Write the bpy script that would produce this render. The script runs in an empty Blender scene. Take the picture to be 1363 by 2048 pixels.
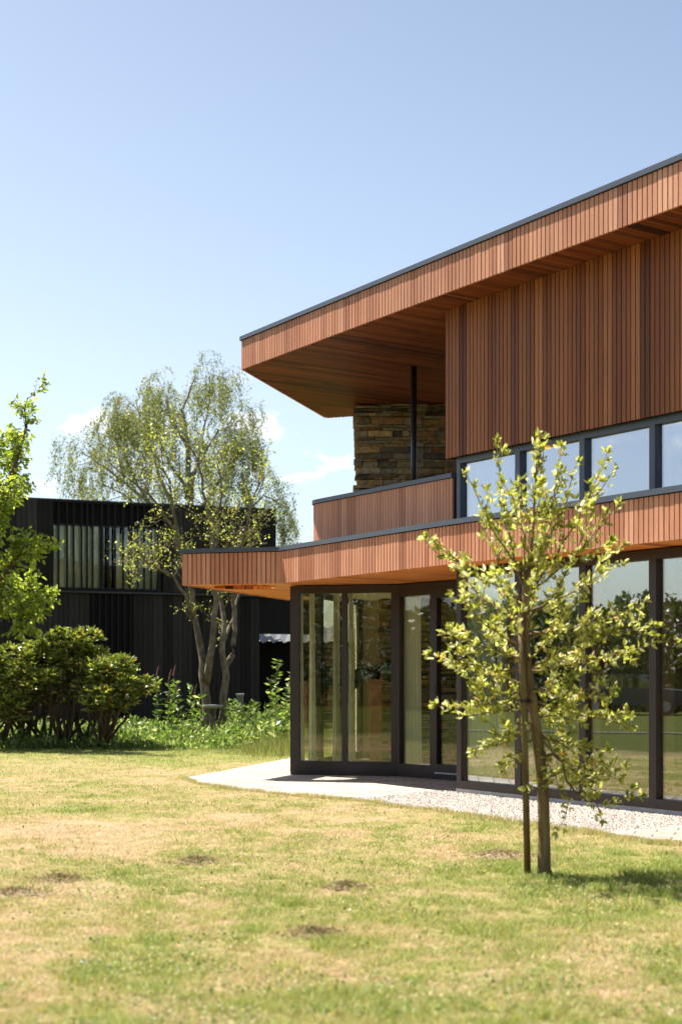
import bpy, bmesh, math, random
import numpy as np
from mathutils import Vector, Matrix
from mathutils.geometry import tessellate_polygon
random.seed(7); RNG = np.random.default_rng(7)
C = bpy.context.scene.collection
SC = bpy.context.scene

# ------------------------------------------------------------------ camera
F = 2844.4; YH = 1356.0; CX = 681.5; CH = 1.4
cam_d = bpy.data.cameras.new('camera'); cam = bpy.data.objects.new('camera', cam_d); C.objects.link(cam)
cam.location = (0, 0, CH); cam.rotation_euler = (math.pi/2, 0, 0)
cam_d.sensor_fit = 'VERTICAL'; cam_d.sensor_height = 36; cam_d.sensor_width = 24; cam_d.lens = 50
cam_d.shift_y = (YH-1024)/2048; cam_d.clip_end = 2000; cam_d.clip_start = 0.1
cam_d.dof.use_dof = True; cam_d.dof.focus_distance = 18.5; cam_d.dof.aperture_fstop = 2.0
SC.camera = cam
# ------------------------------------------------------------------ light
SUN_H = Vector((-0.79, 0.613)).normalized(); EL = math.radians(60.8)
sv = Vector((SUN_H.x*math.cos(EL), SUN_H.y*math.cos(EL), math.sin(EL)))
sd = bpy.data.lights.new('sun', 'SUN'); sun = bpy.data.objects.new('sun', sd); C.objects.link(sun)
sd.energy = 5.0; sd.angle = math.radians(0.53); sd.color = (1.0, 0.94, 0.85)
sun.rotation_euler = sv.to_track_quat('Z', 'Y').to_euler(); sun.location = (0, 0, 60)
w = bpy.data.worlds.new('World'); SC.world = w; w.use_nodes = True
nt = w.node_tree; nt.nodes.clear(); N = nt.nodes.new; L = nt.links.new
out = N('ShaderNodeOutputWorld'); bg = N('ShaderNodeBackground'); sky = N('ShaderNodeTexSky')
sky.sky_type = 'NISHITA'; sky.sun_disc = False; sky.sun_elevation = EL
sky.sun_rotation = math.atan2(SUN_H.x, SUN_H.y); sky.altitude = 0; sky.air_density = 1.0; sky.dust_density = 2.0; sky.ozone_density = 1.0
tc = N('ShaderNodeTexCoord'); sep = N('ShaderNodeSeparateXYZ'); L(tc.outputs['Generated'], sep.inputs[0])
mp = N('ShaderNodeMapping'); mp.inputs['Scale'].default_value = (1.0, 1.0, 1.9); mp.inputs['Location'].default_value = (1.11, 2.07, 0.05); L(tc.outputs['Generated'], mp.inputs[0])
nz = N('ShaderNodeTexNoise'); nz.inputs['Scale'].default_value = 17.0; nz.inputs['Detail'].default_value = 9; nz.inputs['Roughness'].default_value = 0.55; nz.inputs['Distortion'].default_value = 0.25
L(mp.outputs[0], nz.inputs['Vector'])
cr = N('ShaderNodeValToRGB'); cr.color_ramp.elements[0].position = 0.56; cr.color_ramp.elements[1].position = 0.70
cr.color_ramp.interpolation = 'EASE'; L(nz.outputs['Fac'], cr.inputs[0])
er = N('ShaderNodeValToRGB'); e = er.color_ramp.elements; e[0].position = 0.0; e[0].color = (1, 1, 1, 1); e[1].position = 0.215; e[1].color = (0, 0, 0, 1)
x_ = e.new(0.11); x_.color = (1, 1, 1, 1); x2 = e.new(0.17); x2.color = (.8, .8, .8, 1)
L(sep.outputs['Z'], er.inputs[0])
mm = N('ShaderNodeMath'); mm.operation = 'MULTIPLY'; L(cr.outputs[0], mm.inputs[0]); L(er.outputs[0], mm.inputs[1])
mx = N('ShaderNodeMix'); mx.data_type = 'RGBA'; L(mm.outputs[0], mx.inputs['Factor'])
hs = N('ShaderNodeHueSaturation'); hs.inputs['Saturation'].default_value = 0.84; hs.inputs['Value'].default_value = 1.5; L(sky.outputs[0], hs.inputs['Color'])
gr_ = N('ShaderNodeValToRGB'); ge = gr_.color_ramp.elements; ge[0].position = 0.0; ge[0].color = (.88, .96, 1.0, 1); ge[1].position = .46; ge[1].color = (.625, .665, .69, 1); gm_ = ge.new(.2); gm_.color = (.84, .85, .84, 1)
L(sep.outputs['Z'], gr_.inputs[0]); gx_ = N('ShaderNodeMix'); gx_.data_type = 'RGBA'; gx_.blend_type = 'MULTIPLY'; gx_.inputs['Factor'].default_value = 1.0; L(hs.outputs[0], gx_.inputs['A']); L(gr_.outputs[0], gx_.inputs['B'])
L(gx_.outputs['Result'], mx.inputs['A']); mx.inputs['B'].default_value = (10.5, 10.6, 10.7, 1)
L(mx.outputs['Result'], bg.inputs[0]); bg.inputs[1].default_value = 0.051; L(bg.outputs[0], out.inputs[0])
SC.view_settings.view_transform = 'Standard'; SC.view_settings.look = 'None'; SC.view_settings.exposure = 1.6; SC.view_settings.gamma = 1
SC.cycles.max_bounces = 9; SC.cycles.diffuse_bounces = 5; SC.cycles.transparent_max_bounces = 16; SC.cycles.glossy_bounces = 5
SC.cycles.sample_clamp_indirect = 6; SC.cycles.use_denoising = True

# ------------------------------------------------------------------ helpers
def U(x): return (x-CX)/F
def G2(x, y, H=0.0):                      # photo point at known height -> plan point
    D = (H-CH)*F/(YH-y); return Vector((U(x)*D, D))
def PT(x, y, D): return Vector((U(x)*D, D, CH+(YH-y)/F*D))
def tag(o, label=None, cat=None, group=None, kind=None):
    if label: o['label'] = label
    if cat: o['category'] = cat
    if group: o['group'] = group
    if kind: o['kind'] = kind
    return o
def empty(name, loc, label, cat, group=None):
    o = bpy.data.objects.new(name, None); C.objects.link(o); o.location = loc; o.empty_display_size = .2
    return tag(o, label, cat, group)
def link(name, me, mat, parent=None):
    o = bpy.data.objects.new(name, me); C.objects.link(o)
    if mat: me.materials.append(mat)
    if parent:
        o.parent = parent
        if parent.type == 'EMPTY': o.location = -parent.location
    return o
class MB:
    def __init__(s): s.v = []; s.f = []; s.r = []
    def add(s, vs, fs):
        b = len(s.v); s.r += [random.random()]*len(vs); s.v += [tuple(v) for v in vs]; s.f += [tuple(i+b for i in f) for f in fs]; return s
    def prism(s, pts, z0, z1):            # plan polygon extruded
        n = len(pts); vs = [(p[0], p[1], z0) for p in pts]+[(p[0], p[1], z1) for p in pts]
        fs = [tuple(range(n-1, -1, -1)), tuple(range(n, 2*n))]+[(i, (i+1) % n, n+(i+1) % n, n+i) for i in range(n)]
        return s.add(vs, fs)
    def bar(s, p, q, w0, w1, z0, z1):     # box along plan line p->q, offsets w0..w1 along outward normal
        p = Vector(p[:2]); q = Vector(q[:2]); d = (q-p).normalized(); n = Vector((d.y, -d.x))
        return s.prism([p+n*w1, p+n*w0, q+n*w0, q+n*w1], z0, z1)
    def box(s, x0, x1, y0, y1, z0, z1): return s.prism([(x0, y0), (x1, y0), (x1, y1), (x0, y1)], z0, z1)
    def poly(s, outer, hole, z, down=False):
        loops = [[Vector((p[0], p[1], 0)) for p in outer]]+([[Vector((p[0], p[1], 0)) for p in hole]] if hole else [])
        flat = [p for l in loops for p in l]; tr = tessellate_polygon(loops)
        vs = [(p.x, p.y, z) for p in flat]; fs = []
        for t in tr:
            a, b, c = [flat[i] for i in t]; up = (b-a).cross(c-a).z > 0
            fs.append(tuple(t) if up != down else tuple(reversed(t)))
        return s.add(vs, fs)
    def tube(s, pts, rad, n=7, cap=True):
        pts = [Vector(p) for p in pts]; rings = []; up = Vector((0.13, 0.31, 1)).normalized()
        for i, p in enumerate(pts):
            t = (pts[min(i+1, len(pts)-1)]-pts[max(i-1, 0)]).normalized()
            a = t.cross(up); a = a.normalized() if a.length > 1e-3 else Vector((1, 0, 0)); b = t.cross(a)
            r = rad[i]; rings.append([p+a*math.cos(k*2*math.pi/n)*r+b*math.sin(k*2*math.pi/n)*r for k in range(n)])
        vs = [v for r in rings for v in r]; fs = []
        for i in range(len(pts)-1):
            for k in range(n): fs.append((i*n+k, i*n+(k+1) % n, (i+1)*n+(k+1) % n, (i+1)*n+k))
        if cap: fs += [tuple(range(n))[::-1], tuple(range((len(pts)-1)*n, len(pts)*n))]
        return s.add(vs, fs)
    def build(s, name, mat, parent=None, smooth=False):
        me = bpy.data.meshes.new(name); me.from_pydata(s.v, [], s.f); me.update(); at_ = me.attributes.new('rnd', 'FLOAT', 'POINT'); at_.data.foreach_set('value', s.r)
        if smooth: me.polygons.foreach_set('use_smooth', [True]*len(me.polygons))
        return link(name, me, mat, parent)
def sweep(mb, path, prof, closed_prof=True):
    """sweep a profile [(outward offset, z)] along a plan polyline with mitred joins"""
    P = [Vector(p[:2]) for p in path]; n = len(P); m = len(prof); vs = []
    for i in range(n):
        d0 = (P[i]-P[i-1]).normalized() if i else (P[1]-P[0]).normalized()
        d1 = (P[i+1]-P[i]).normalized() if i < n-1 else d0
        n0 = Vector((d0.y, -d0.x)); n1 = Vector((d1.y, -d1.x)); mt = (n0+n1)/(1+n0.dot(n1))
        vs += [(P[i].x+mt.x*o, P[i].y+mt.y*o, z) for o, z in prof]
    fs = []
    for i in range(n-1):
        for k in range(m if closed_prof else m-1):
            fs.append((i*m+k, (i+1)*m+k, (i+1)*m+(k+1) % m, i*m+(k+1) % m))
    if closed_prof: fs += [tuple(range(m)), tuple(range((n-1)*m, n*m))[::-1]]
    return mb.add(vs, fs)
def slats(mb, path, z0, z1, pitch=.068, gap=.015, d0=.0, d1=.026, jit=.0):
    P = [Vector(p[:2]) for p in path]; rest = 0.0
    for a, b in zip(P[:-1], P[1:]):
        Ln = (b-a).length; d = (b-a)/Ln; s = rest
        nn = max(1, round(Ln/pitch)); pp = Ln/nn if Ln > .3 else pitch
        if Ln > .3:
            nv = Vector((d.y, -d.x)); i = 0
            while i < nn:
                m_ = 2 if i < nn-1 else 1; oo = d1+random.uniform(0, .0025); pl = []
                for j in range(m_):
                    s0 = (i+j)*pp+gap/2; s1 = (i+j+1)*pp-gap/2
                    pl += [a+d*s0+nv*(d0+.004 if j else d0), a+d*s0+nv*oo, a+d*s1+nv*oo, a+d*s1+nv*(d0+.004 if j < m_-1 else d0)]
                mb.prism([Vector(v) for v in reversed(pl)], z0, z1); i += m_
        else: mb.bar(a+d*gap/2, b-d*gap/2, d0, d1, z0, z1)
    return mb
def off(p, q, o):
    p = Vector(p[:2]); q = Vector(q[:2]); d = (q-p).normalized(); n = Vector((d.y, -d.x)); return p+n*o, q+n*o

# ------------------------------------------------------------------ materials
def mat(name):
    m = bpy.data.materials.new(name); m.use_nodes = True; t = m.node_tree; t.nodes.clear()
    o = t.nodes.new('ShaderNodeOutputMaterial'); b = t.nodes.new('ShaderNodeBsdfPrincipled'); t.links.new(b.outputs[0], o.inputs[0])
    return m, t, b, o
def ramp(t, stops, src=None, interp='LINEAR'):
    r = t.nodes.new('ShaderNodeValToRGB'); r.color_ramp.interpolation = interp; e = r.color_ramp.elements
    while len(e) < len(stops): e.new(.5)
    for i, (p, c) in enumerate(stops): e[i].position = p; e[i].color = (*c, 1)
    if src: t.links.new(src, r.inputs[0])
    return r
def noise(t, scale, detail=4, vec=None, sc3=None, rough=.5):
    n = t.nodes.new('ShaderNodeTexNoise'); n.inputs['Scale'].default_value = scale; n.inputs['Detail'].default_value = detail; n.inputs['Roughness'].default_value = rough
    c = t.nodes.new('ShaderNodeTexCoord'); src = vec or c.outputs['Object']
    if sc3:
        m = t.nodes.new('ShaderNodeMapping'); m.inputs['Scale'].default_value = sc3; t.links.new(src, m.inputs[0]); src = m.outputs[0]
    t.links.new(src, n.inputs['Vector']); return n
def mixc(t, a, b, fac, mode='MIX'):
    m = t.nodes.new('ShaderNodeMix'); m.data_type = 'RGBA'; m.blend_type = mode
    for s, v in (('A', a), ('B', b)):
        if isinstance(v, tuple): m.inputs[s].default_value = (*v, 1)
        else: t.links.new(v, m.inputs[s])
    if isinstance(fac, (int, float)): m.inputs['Factor'].default_value = fac
    else: t.links.new(fac, m.inputs['Factor'])
    return m.outputs['Result']
def bump(t, b, h, s=.3, d=.01):
    n = t.nodes.new('ShaderNodeBump'); n.inputs['Strength'].default_value = s; n.inputs['Distance'].default_value = d
    t.links.new(h, n.inputs['Height']); t.links.new(n.outputs[0], b.inputs['Normal'])
def simple(name, col, rough=.6, var=.12, scale=6, spec=.5, metal=0):
    m, t, b, o = mat(name); n = noise(t, scale, 5)
    r = ramp(t, [(0.3, tuple(c*(1-var) for c in col)), (0.7, tuple(min(1, c*(1+var)) for c in col))], n.outputs['Fac'])
    t.links.new(r.outputs[0], b.inputs['Base Color']); b.inputs['Roughness'].default_value = rough
    b.inputs['Specular IOR Level'].default_value = spec; b.inputs['Metallic'].default_value = metal; return m
def timber(name, stops, rough=.55, spec=.3):
    m, t, b, o = mat(name); g = t.nodes.new('ShaderNodeAttribute'); g.attribute_name = 'rnd'
    r = ramp(t, stops, g.outputs['Fac'], 'LINEAR')
    n = noise(t, 1.0, 6, sc3=(55, 55, 2.2)); f = ramp(t, [(0.25, (.66, .64, .62)), (0.7, (1.12, 1.12, 1.12))], n.outputs['Fac'])
    n2 = noise(t, 0.55, 2); f2 = ramp(t, [(0.3, (.87, .87, .87)), (0.7, (1.1, 1.1, 1.1))], n2.outputs['Fac'])
    c = mixc(t, r.outputs[0], f.outputs[0], .75, 'MULTIPLY'); c = mixc(t, c, f2.outputs[0], 1.0, 'MULTIPLY')
    t.links.new(c, b.inputs['Base Color']); b.inputs['Roughness'].default_value = rough; b.inputs['Specular IOR Level'].default_value = spec
    bump(t, b, n.outputs['Fac'], .25, .002); return m
M = {}
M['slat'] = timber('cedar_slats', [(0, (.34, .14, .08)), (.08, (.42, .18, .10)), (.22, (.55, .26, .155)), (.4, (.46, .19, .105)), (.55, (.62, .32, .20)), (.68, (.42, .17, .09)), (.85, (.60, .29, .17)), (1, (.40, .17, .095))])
M['wall_slat_shaded'] = timber('cedar_wall_slats_shaded', [(0, (.075, .022, .010)), (.10, (.21, .066, .023)), (.3, (.36, .13, .045)), (.45, (.27, .09, .03)), (.62, (.17, .054, .020)), (.85, (.40, .155, .056)), (1, (.18, .056, .022))])  # same cedar as the fascias, roof overhang's shade put into the colour
M['backing'] = simple('dark_backing', (.018, .010, .008), .9)
M['trim'] = simple('graphite_trim', (.060, .072, .098), .38, .06, 3)
M['frame'] = simple('bronze_frame', (.026, .015, .014), .42, .06, 3)
M['column'] = simple('black_steel', (.02, .02, .023), .4)
M['plinth'] = simple('concrete_plinth', (.42, .43, .44), .85, .15, 8)
M['ceil'] = simple('plaster_ceiling', (.75, .71, .62), .9, .04)
M['plaster'] = simple('beige_plaster', (.78, .68, .46), .9, .08, 2)
M['floor'] = simple('interior_floor', (.14, .115, .085), .45, .1, 4)
M['dark_in'] = simple('dark_interior', (.055, .047, .035), .8, .15, 2)
M['roof_top'] = simple('roofing', (.06, .06, .065), .9)
M['terracotta'] = simple('terracotta', (.55, .26, .16), .8, .15, 9)
M['wood_post'] = simple('oak_post', (.24, .12, .055), .6, .2, 3)
# soffit boards: run perpendicular to the facade
def soffit_mat(name, stops, ang, pitch=.07):
    m, t, b, o = mat(name); c = t.nodes.new('ShaderNodeTexCoord')
    r = t.nodes.new('ShaderNodeVectorRotate'); r.rotation_type = 'Z_AXIS'; r.inputs['Angle'].default_value = -ang; t.links.new(c.outputs['Object'], r.inputs['Vector'])
    s = t.nodes.new('ShaderNodeSeparateXYZ'); t.links.new(r.outputs[0], s.inputs[0])
    d = t.nodes.new('ShaderNodeMath'); d.operation = 'DIVIDE'; t.links.new(s.outputs['Y'], d.inputs[0]); d.inputs[1].default_value = pitch
    fl = t.nodes.new('ShaderNodeMath'); fl.operation = 'FLOOR'; t.links.new(d.outputs[0], fl.inputs[0])
    fr = t.nodes.new('ShaderNodeMath'); fr.operation = 'FRACT'; t.links.new(d.outputs[0], fr.inputs[0])
    gp = ramp(t, [(0.0, (.06, .05, .05)), (.10, (.06, .05, .05)), (.14, (1, 1, 1)), (1, (1, 1, 1))], fr.outputs[0])
    # board lengths: staggered joints
    wn0 = t.nodes.new('ShaderNodeTexWhiteNoise'); wn0.noise_dimensions = '1D'; t.links.new(fl.outputs[0], wn0.inputs['W'])
    a1 = t.nodes.new('ShaderNodeMath'); a1.operation = 'MULTIPLY_ADD'; t.links.new(wn0.outputs[0], a1.inputs[0]); a1.inputs[1].default_value = 7.0; t.links.new(s.outputs['X'], a1.inputs[2])
    a2 = t.nodes.new('ShaderNodeMath'); a2.operation = 'DIVIDE'; t.links.new(a1.outputs[0], a2.inputs[0]); a2.inputs[1].default_value = 2.6
    a3 = t.nodes.new('ShaderNodeMath'); a3.operation = 'FLOOR'; t.links.new(a2.outputs[0], a3.inputs[0])
    cb = t.nodes.new('ShaderNodeCombineXYZ'); t.links.new(fl.outputs[0], cb.inputs[0]); t.links.new(a3.outputs[0], cb.inputs[1])
    wn = t.nodes.new('ShaderNodeTexWhiteNoise'); wn.noise_dimensions = '2D'; t.links.new(cb.outputs[0], wn.inputs['Vector'])
    cr = ramp(t, stops, wn.outputs[0]); n = noise(t, 1.0, 5, vec=r.outputs[0], sc3=(1.5, 40, 10))
    f = ramp(t, [(0.25, (.7, .7, .7)), (0.75, (1.1, 1.1, 1.1))], n.outputs['Fac'])
    cc = mixc(t, cr.outputs[0], f.outputs[0], 1.0, 'MULTIPLY'); cc = mixc(t, cc, gp.outputs[0], 1.0, 'MULTIPLY')
    t.links.new(cc, b.inputs['Base Color']); b.inputs['Roughness'].default_value = .5; b.inputs['Specular IOR Level'].default_value = .3
    bump(t, b, fr.outputs[0], .2, .004); return m
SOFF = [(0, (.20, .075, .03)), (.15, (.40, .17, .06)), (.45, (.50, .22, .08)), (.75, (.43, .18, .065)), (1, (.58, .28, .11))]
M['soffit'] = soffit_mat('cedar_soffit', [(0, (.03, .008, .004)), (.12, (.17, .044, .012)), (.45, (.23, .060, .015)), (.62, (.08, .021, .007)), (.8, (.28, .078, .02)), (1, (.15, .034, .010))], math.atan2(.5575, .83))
SOFF_GLOW = [(p, (min(1, c[0]*1.5), c[1]*1.12, c[2]*.7)) for p, c in SOFF]  # low soffit: orange bounce from the patio put into the board colours
M['soffit_low'] = soffit_mat('bounce_lit_cedar_soffit', SOFF_GLOW, math.atan2(.5575, .83))
# glass
def glass_mat(name, ior, tint):      # ior here: reflectance of one face at normal incidence
    m, t, b, o = mat(name); t.nodes.remove(b)
    tr = t.nodes.new('ShaderNodeBsdfTransparent'); tr.inputs[0].default_value = (*tint, 1)
    gl = t.nodes.new('ShaderNodeBsdfGlossy'); gl.inputs['Roughness'].default_value = 0.004; gl.inputs[0].default_value = (.93, .95, 1, 1)
    gm = t.nodes.new('ShaderNodeNewGeometry'); dt = t.nodes.new('ShaderNodeVectorMath'); dt.operation = 'DOT_PRODUCT'; t.links.new(gm.outputs['Normal'], dt.inputs[0]); t.links.new(gm.outputs['Incoming'], dt.inputs[1])
    ab = t.nodes.new('ShaderNodeMath'); ab.operation = 'ABSOLUTE'; t.links.new(dt.outputs['Value'], ab.inputs[0])
    om = t.nodes.new('ShaderNodeMath'); om.operation = 'SUBTRACT'; om.inputs[0].default_value = 1.0; t.links.new(ab.outputs[0], om.inputs[1])
    pw = t.nodes.new('ShaderNodeMath'); pw.operation = 'POWER'; t.links.new(om.outputs[0], pw.inputs[0]); pw.inputs[1].default_value = 3.5
    fr = t.nodes.new('ShaderNodeMath'); fr.operation = 'MULTIPLY_ADD'; t.links.new(pw.outputs[0], fr.inputs[0]); fr.inputs[1].default_value = 1-ior; fr.inputs[2].default_value = ior
    n = noise(t, .9, 2); bp = t.nodes.new('ShaderNodeBump'); bp.inputs['Strength'].default_value = .02; bp.inputs['Distance'].default_value = .02
    t.links.new(n.outputs['Fac'], bp.inputs['Height']); t.links.new(bp.outputs[0], gl.inputs['Normal'])
    mx = t.nodes.new('ShaderNodeMixShader'); t.links.new(fr.outputs[0], mx.inputs[0]); t.links.new(tr.outputs[0], mx.inputs[1]); t.links.new(gl.outputs[0], mx.inputs[2])
    t.links.new(mx.outputs[0], o.inputs[0]); return m
M['glass'] = glass_mat('window_glass', .27, (.92, .95, .88))
M['glass_up'] = glass_mat('coated_glass', .34, (.74, .80, .92)); M['glass_wing'] = glass_mat('clear_glass', .07, (.95, .96, .88))
def leaf_mat(name, stops, trans=.4, rough=.45, spec=.4):
    m, t, b, o = mat(name); g = t.nodes.new('ShaderNodeNewGeometry')
    r = ramp(t, stops, g.outputs['Random Per Island']); t.links.new(r.outputs[0], b.inputs['Base Color'])
    b.inputs['Roughness'].default_value = rough; b.inputs['Specular IOR Level'].default_value = spec
    tl = t.nodes.new('ShaderNodeBsdfTranslucent'); h = t.nodes.new('ShaderNodeHueSaturation'); h.inputs['Saturation'].default_value = 1.1; h.inputs['Value'].default_value = 1.9
    t.links.new(r.outputs[0], h.inputs['Color']); t.links.new(h.outputs[0], tl.inputs[0])
    mx = t.nodes.new('ShaderNodeMixShader'); mx.inputs[0].default_value = trans; t.links.new(b.outputs[0], mx.inputs[1]); t.links.new(tl.outputs[0], mx.inputs[2]); t.links.new(mx.outputs[0], o.inputs[0]); return m
M['leaf_apple'] = leaf_mat('apple_leaves', [(0, (.115, .14, .022)), (.3, (.22, .24, .040)), (.6, (.36, .37, .090)), (.86, (.47, .47, .19)), (.97, (.54, .52, .36)), (1, (.60, .32, .05))], .42)
M['leaf_cherry'] = leaf_mat('cherry_leaves', [(0, (.10, .15, .02)), (.5, (.21, .265, .04)), (1, (.38, .41, .09))], .5)
M['leaf_mid'] = leaf_mat('old_fruit_tree_leaves', [(0, (.13, .16, .025)), (.5, (.24, .27, .055)), (.9, (.36, .37, .11)), (1, (.34, .24, .07))], .45)
M['leaf_birch'] = leaf_mat('birch_leaves', [(0, (.075, .10, .026)), (.5, (.15, .17, .042)), (1, (.28, .27, .075))], .4)
M['leaf_rhodo'] = leaf_mat('rhododendron_leaves', [(0, (.045, .07, .014)), (.45, (.115, .15, .028)), (.82, (.25, .28, .06)), (.94, (.40, .38, .09)), (1, (.42, .26, .04))], .32, .28, .7)
M['leaf_weed'] = leaf_mat('weed_leaves', [(0, (.05, .09, .015)), (.5, (.12, .18, .035)), (.85, (.24, .29, .08)), (1, (.38, .38, .16))], .4)
M['leaf_wood'] = leaf_mat('woodland_leaves', [(0, (.018, .032, .008)), (.5, (.035, .055, .012)), (1, (.06, .08, .02))], .3)
M['monstera'] = leaf_mat('house_plant_leaves', [(0, (.02, .05, .02)), (1, (.04, .09, .03))], .2)
M['flower'] = simple('purple_flower', (.14, .055, .06), .8)
def bark_mat(name, a, b2, sc=(14, 14, 4)):
    m, t, b, o = mat(name); n = noise(t, 1.0, 8, sc3=sc, rough=.65); r = ramp(t, [(0.32, a), (0.68, b2)], n.outputs['Fac'])
    t.links.new(r.outputs[0], b.inputs['Base Color']); b.inputs['Roughness'].default_value = .85; b.inputs['Specular IOR Level'].default_value = .2; bump(t, b, n.outputs['Fac'], .8, .012); return m
M['bark_apple'] = bark_mat('apple_bark', (.085, .055, .028), (.24, .17, .085))
M['bark_mid'] = bark_mat('fruit_tree_bark', (.06, .045, .03), (.26, .21, .15), (9, 9, 5))
M['bark_birch'] = bark_mat('birch_bark', (.10, .09, .07), (.4, .38, .33))
M['bark_dark'] = bark_mat('shrub_bark', (.04, .028, .018), (.14, .10, .06))
M['stake'] = bark_mat('stake_wood', (.085, .055, .025), (.22, .165, .075), (18, 18, 3))
M['black_clad'] = timber('charred_cladding', [(0, (.026, .021, .019)), (.5, (.042, .034, .031)), (1, (.066, .054, .049))], .85, .12)
M['black'] = simple('black_board', (.019, .016, .016), .85, spec=.12)
M['fin'] = simple('black_fin', (.022, .020, .020), .8, spec=.15)
M['zinc'] = simple('black_coping', (.03, .031, .034), .5)
# curtain
def cloth(name, col, tr=.4):
    m, t, b, o = mat(name); b.inputs['Base Color'].default_value = (*col, 1); b.inputs['Roughness'].default_value = .9
    n = noise(t, 1, 3, sc3=(30, 30, 260)); bump(t, b, n.outputs['Fac'], .15, .002)
    tl = t.nodes.new('ShaderNodeBsdfTranslucent'); tl.inputs[0].default_value = (*col, 1); mx = t.nodes.new('ShaderNodeMixShader'); mx.inputs[0].default_value = tr
    t.links.new(b.outputs[0], mx.inputs[1]); t.links.new(tl.outputs[0], mx.inputs[2]); t.links.new(mx.outputs[0], o.inputs[0]); return m
M['curtain'] = cloth('sheer_curtain', (.74, .74, .62)); M['curtain_w'] = cloth('white_curtain', (.8, .8, .78))
# stone
def stone_mat():
    m, t, b, o = mat('stacked_stone'); g = t.nodes.new('ShaderNodeAttribute'); g.attribute_name = 'rnd'
    r = ramp(t, [(0, (.13, .12, .105)), (.18, (.38, .31, .20)), (.38, (.66, .45, .20)), (.52, (.36, .33, .28)), (.68, (.50, .43, .31)), (.8, (.72, .52, .25)), (.9, (.50, .28, .13)), (1, (.19, .175, .16))], g.outputs['Fac'])
    n = noise(t, 14, 7, rough=.65); f = ramp(t, [(0.3, (.5, .5, .52)), (0.7, (1.25, 1.2, 1.1))], n.outputs['Fac'])
    c = mixc(t, r.outputs[0], f.outputs[0], 1.0, 'MULTIPLY'); t.links.new(c, b.inputs['Base Color']); b.inputs['Roughness'].default_value = .85
    bump(t, b, n.outputs['Fac'], .9, .03); return m
M['stone'] = stone_mat()

# ------------------------------------------------------------------ value noise for the lawn
def vnoise(x, y, s, seed=0):
    x = x/s; y = y/s; xi = np.floor(x).astype(np.int64); yi = np.floor(y).astype(np.int64); fx = x-xi; fy = y-yi
    fx = fx*fx*(3-2*fx); fy = fy*fy*(3-2*fy)
    def h(i, j):
        n = (i*374761393+j*668265263+seed*974634777) & 0xffffffff; n = ((n ^ (n >> 13))*1274126177) & 0xffffffff
        return ((n ^ (n >> 16)) & 0xffff)/65535.0
    return (h(xi, yi)*(1-fx)+h(xi+1, yi)*fx)*(1-fy)+(h(xi, yi+1)*(1-fx)+h(xi+1, yi+1)*fx)*fy
def dryness(x, y):
    n = .17*vnoise(x, y, 2.6, 1)+.18*vnoise(x+3.1, y*1.1, 1.05, 2)+.24*vnoise(x, y, .42, 3)+.23*vnoise(x, y, .17, 4)+.18*vnoise(x, y, .07, 5)
    n = n + .16*np.exp(-((y-13.0)/2.2)**2)*np.clip(1.2-(x+2)*.25, 0, 1) + .06*np.exp(-((y-18.5)/2.)**2)
    n = n - .15*np.exp(-((y-10.5)/.9)**2-((x-2.3)/1.0)**2) - .10*np.exp(-((y-16.0)/.7)**2-((x-.2)/2.0)**2)
    n = n - .20*np.clip((y-21.5)/5, 0, 1)
    return np.clip((n-.25)/.58, 0, 1)
DRYC = np.array([(.165, .225, .045), (.25, .285, .062), (.325, .325, .115), (.455, .35, .195), (.545, .395, .275)])
def drycol(d, j=None):
    if j is not None: d = np.clip(d+j, 0, 1)
    k = d*(len(DRYC)-1); i = np.minimum(k.astype(int), len(DRYC)-2); f = (k-i)[:, None]
    return DRYC[i]*(1-f)+DRYC[i+1]*f
def npmesh(name, V, faces, mat_, parent=None, col=None, smooth=False):
    """V (n,3); faces (m,k) same k; col per vertex"""
    me = bpy.data.meshes.new(name); m, k = faces.shape
    me.vertices.add(len(V)); me.vertices.foreach_set('co', np.ascontiguousarray(V, np.float32).ravel())
    me.loops.add(m*k); me.loops.foreach_set('vertex_index', faces.ravel().astype(np.int32))
    me.polygons.add(m); me.polygons.foreach_set('loop_start', np.arange(0, m*k, k, dtype=np.int32))
    me.polygons.foreach_set('use_smooth', np.full(m, smooth)); me.update(calc_edges=True)
    if col is not None:
        a = me.color_attributes.new('Col', 'FLOAT_COLOR', 'POINT'); a.data.foreach_set('color', np.concatenate([col, np.ones((len(col), 1))], 1).astype(np.float32).ravel())
    return link(name, me, mat_, parent)

# ------------------------------------------------------------------ ground
def ground_mat():
    m, t, b, o = mat('lawn_soil'); a = t.nodes.new('ShaderNodeAttribute'); a.attribute_name = 'Col'
    n = noise(t, 42, 9, rough=.8); f = ramp(t, [(0.38, (.35, .36, .33)), (0.62, (1.35, 1.3, 1.25))], n.outputs['Fac'])
    n2 = noise(t, 7, 6); f2 = ramp(t, [(0.35, (.8, .85, .75)), (0.65, (1.1, 1.05, 1.05))], n2.outputs['Fac'])
    c = mixc(t, a.outputs['Color'], f.outputs[0], 1.0, 'MULTIPLY'); c = mixc(t, c, f2.outputs[0], 1.0, 'MULTIPLY')
    t.links.new(c, b.inputs['Base Color']); b.inputs['Roughness'].default_value = .95; b.inputs['Specular IOR Level'].default_value = .1; bump(t, b, n.outputs['Fac'], .8, .03); return m
xs = np.concatenate([-np.geomspace(400, 13, 26)[:-1], np.arange(-13, 9, .10), np.geomspace(9, 400, 26)])
ys = np.concatenate([-np.geomspace(400, 4, 22)[:-1], np.arange(-4, 4, 1.0), np.arange(4, 31, .09), np.geomspace(31, 600, 26)])
XX, YY = np.meshgrid(xs, ys); gx = XX.ravel(); gy = YY.ravel()
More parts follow.
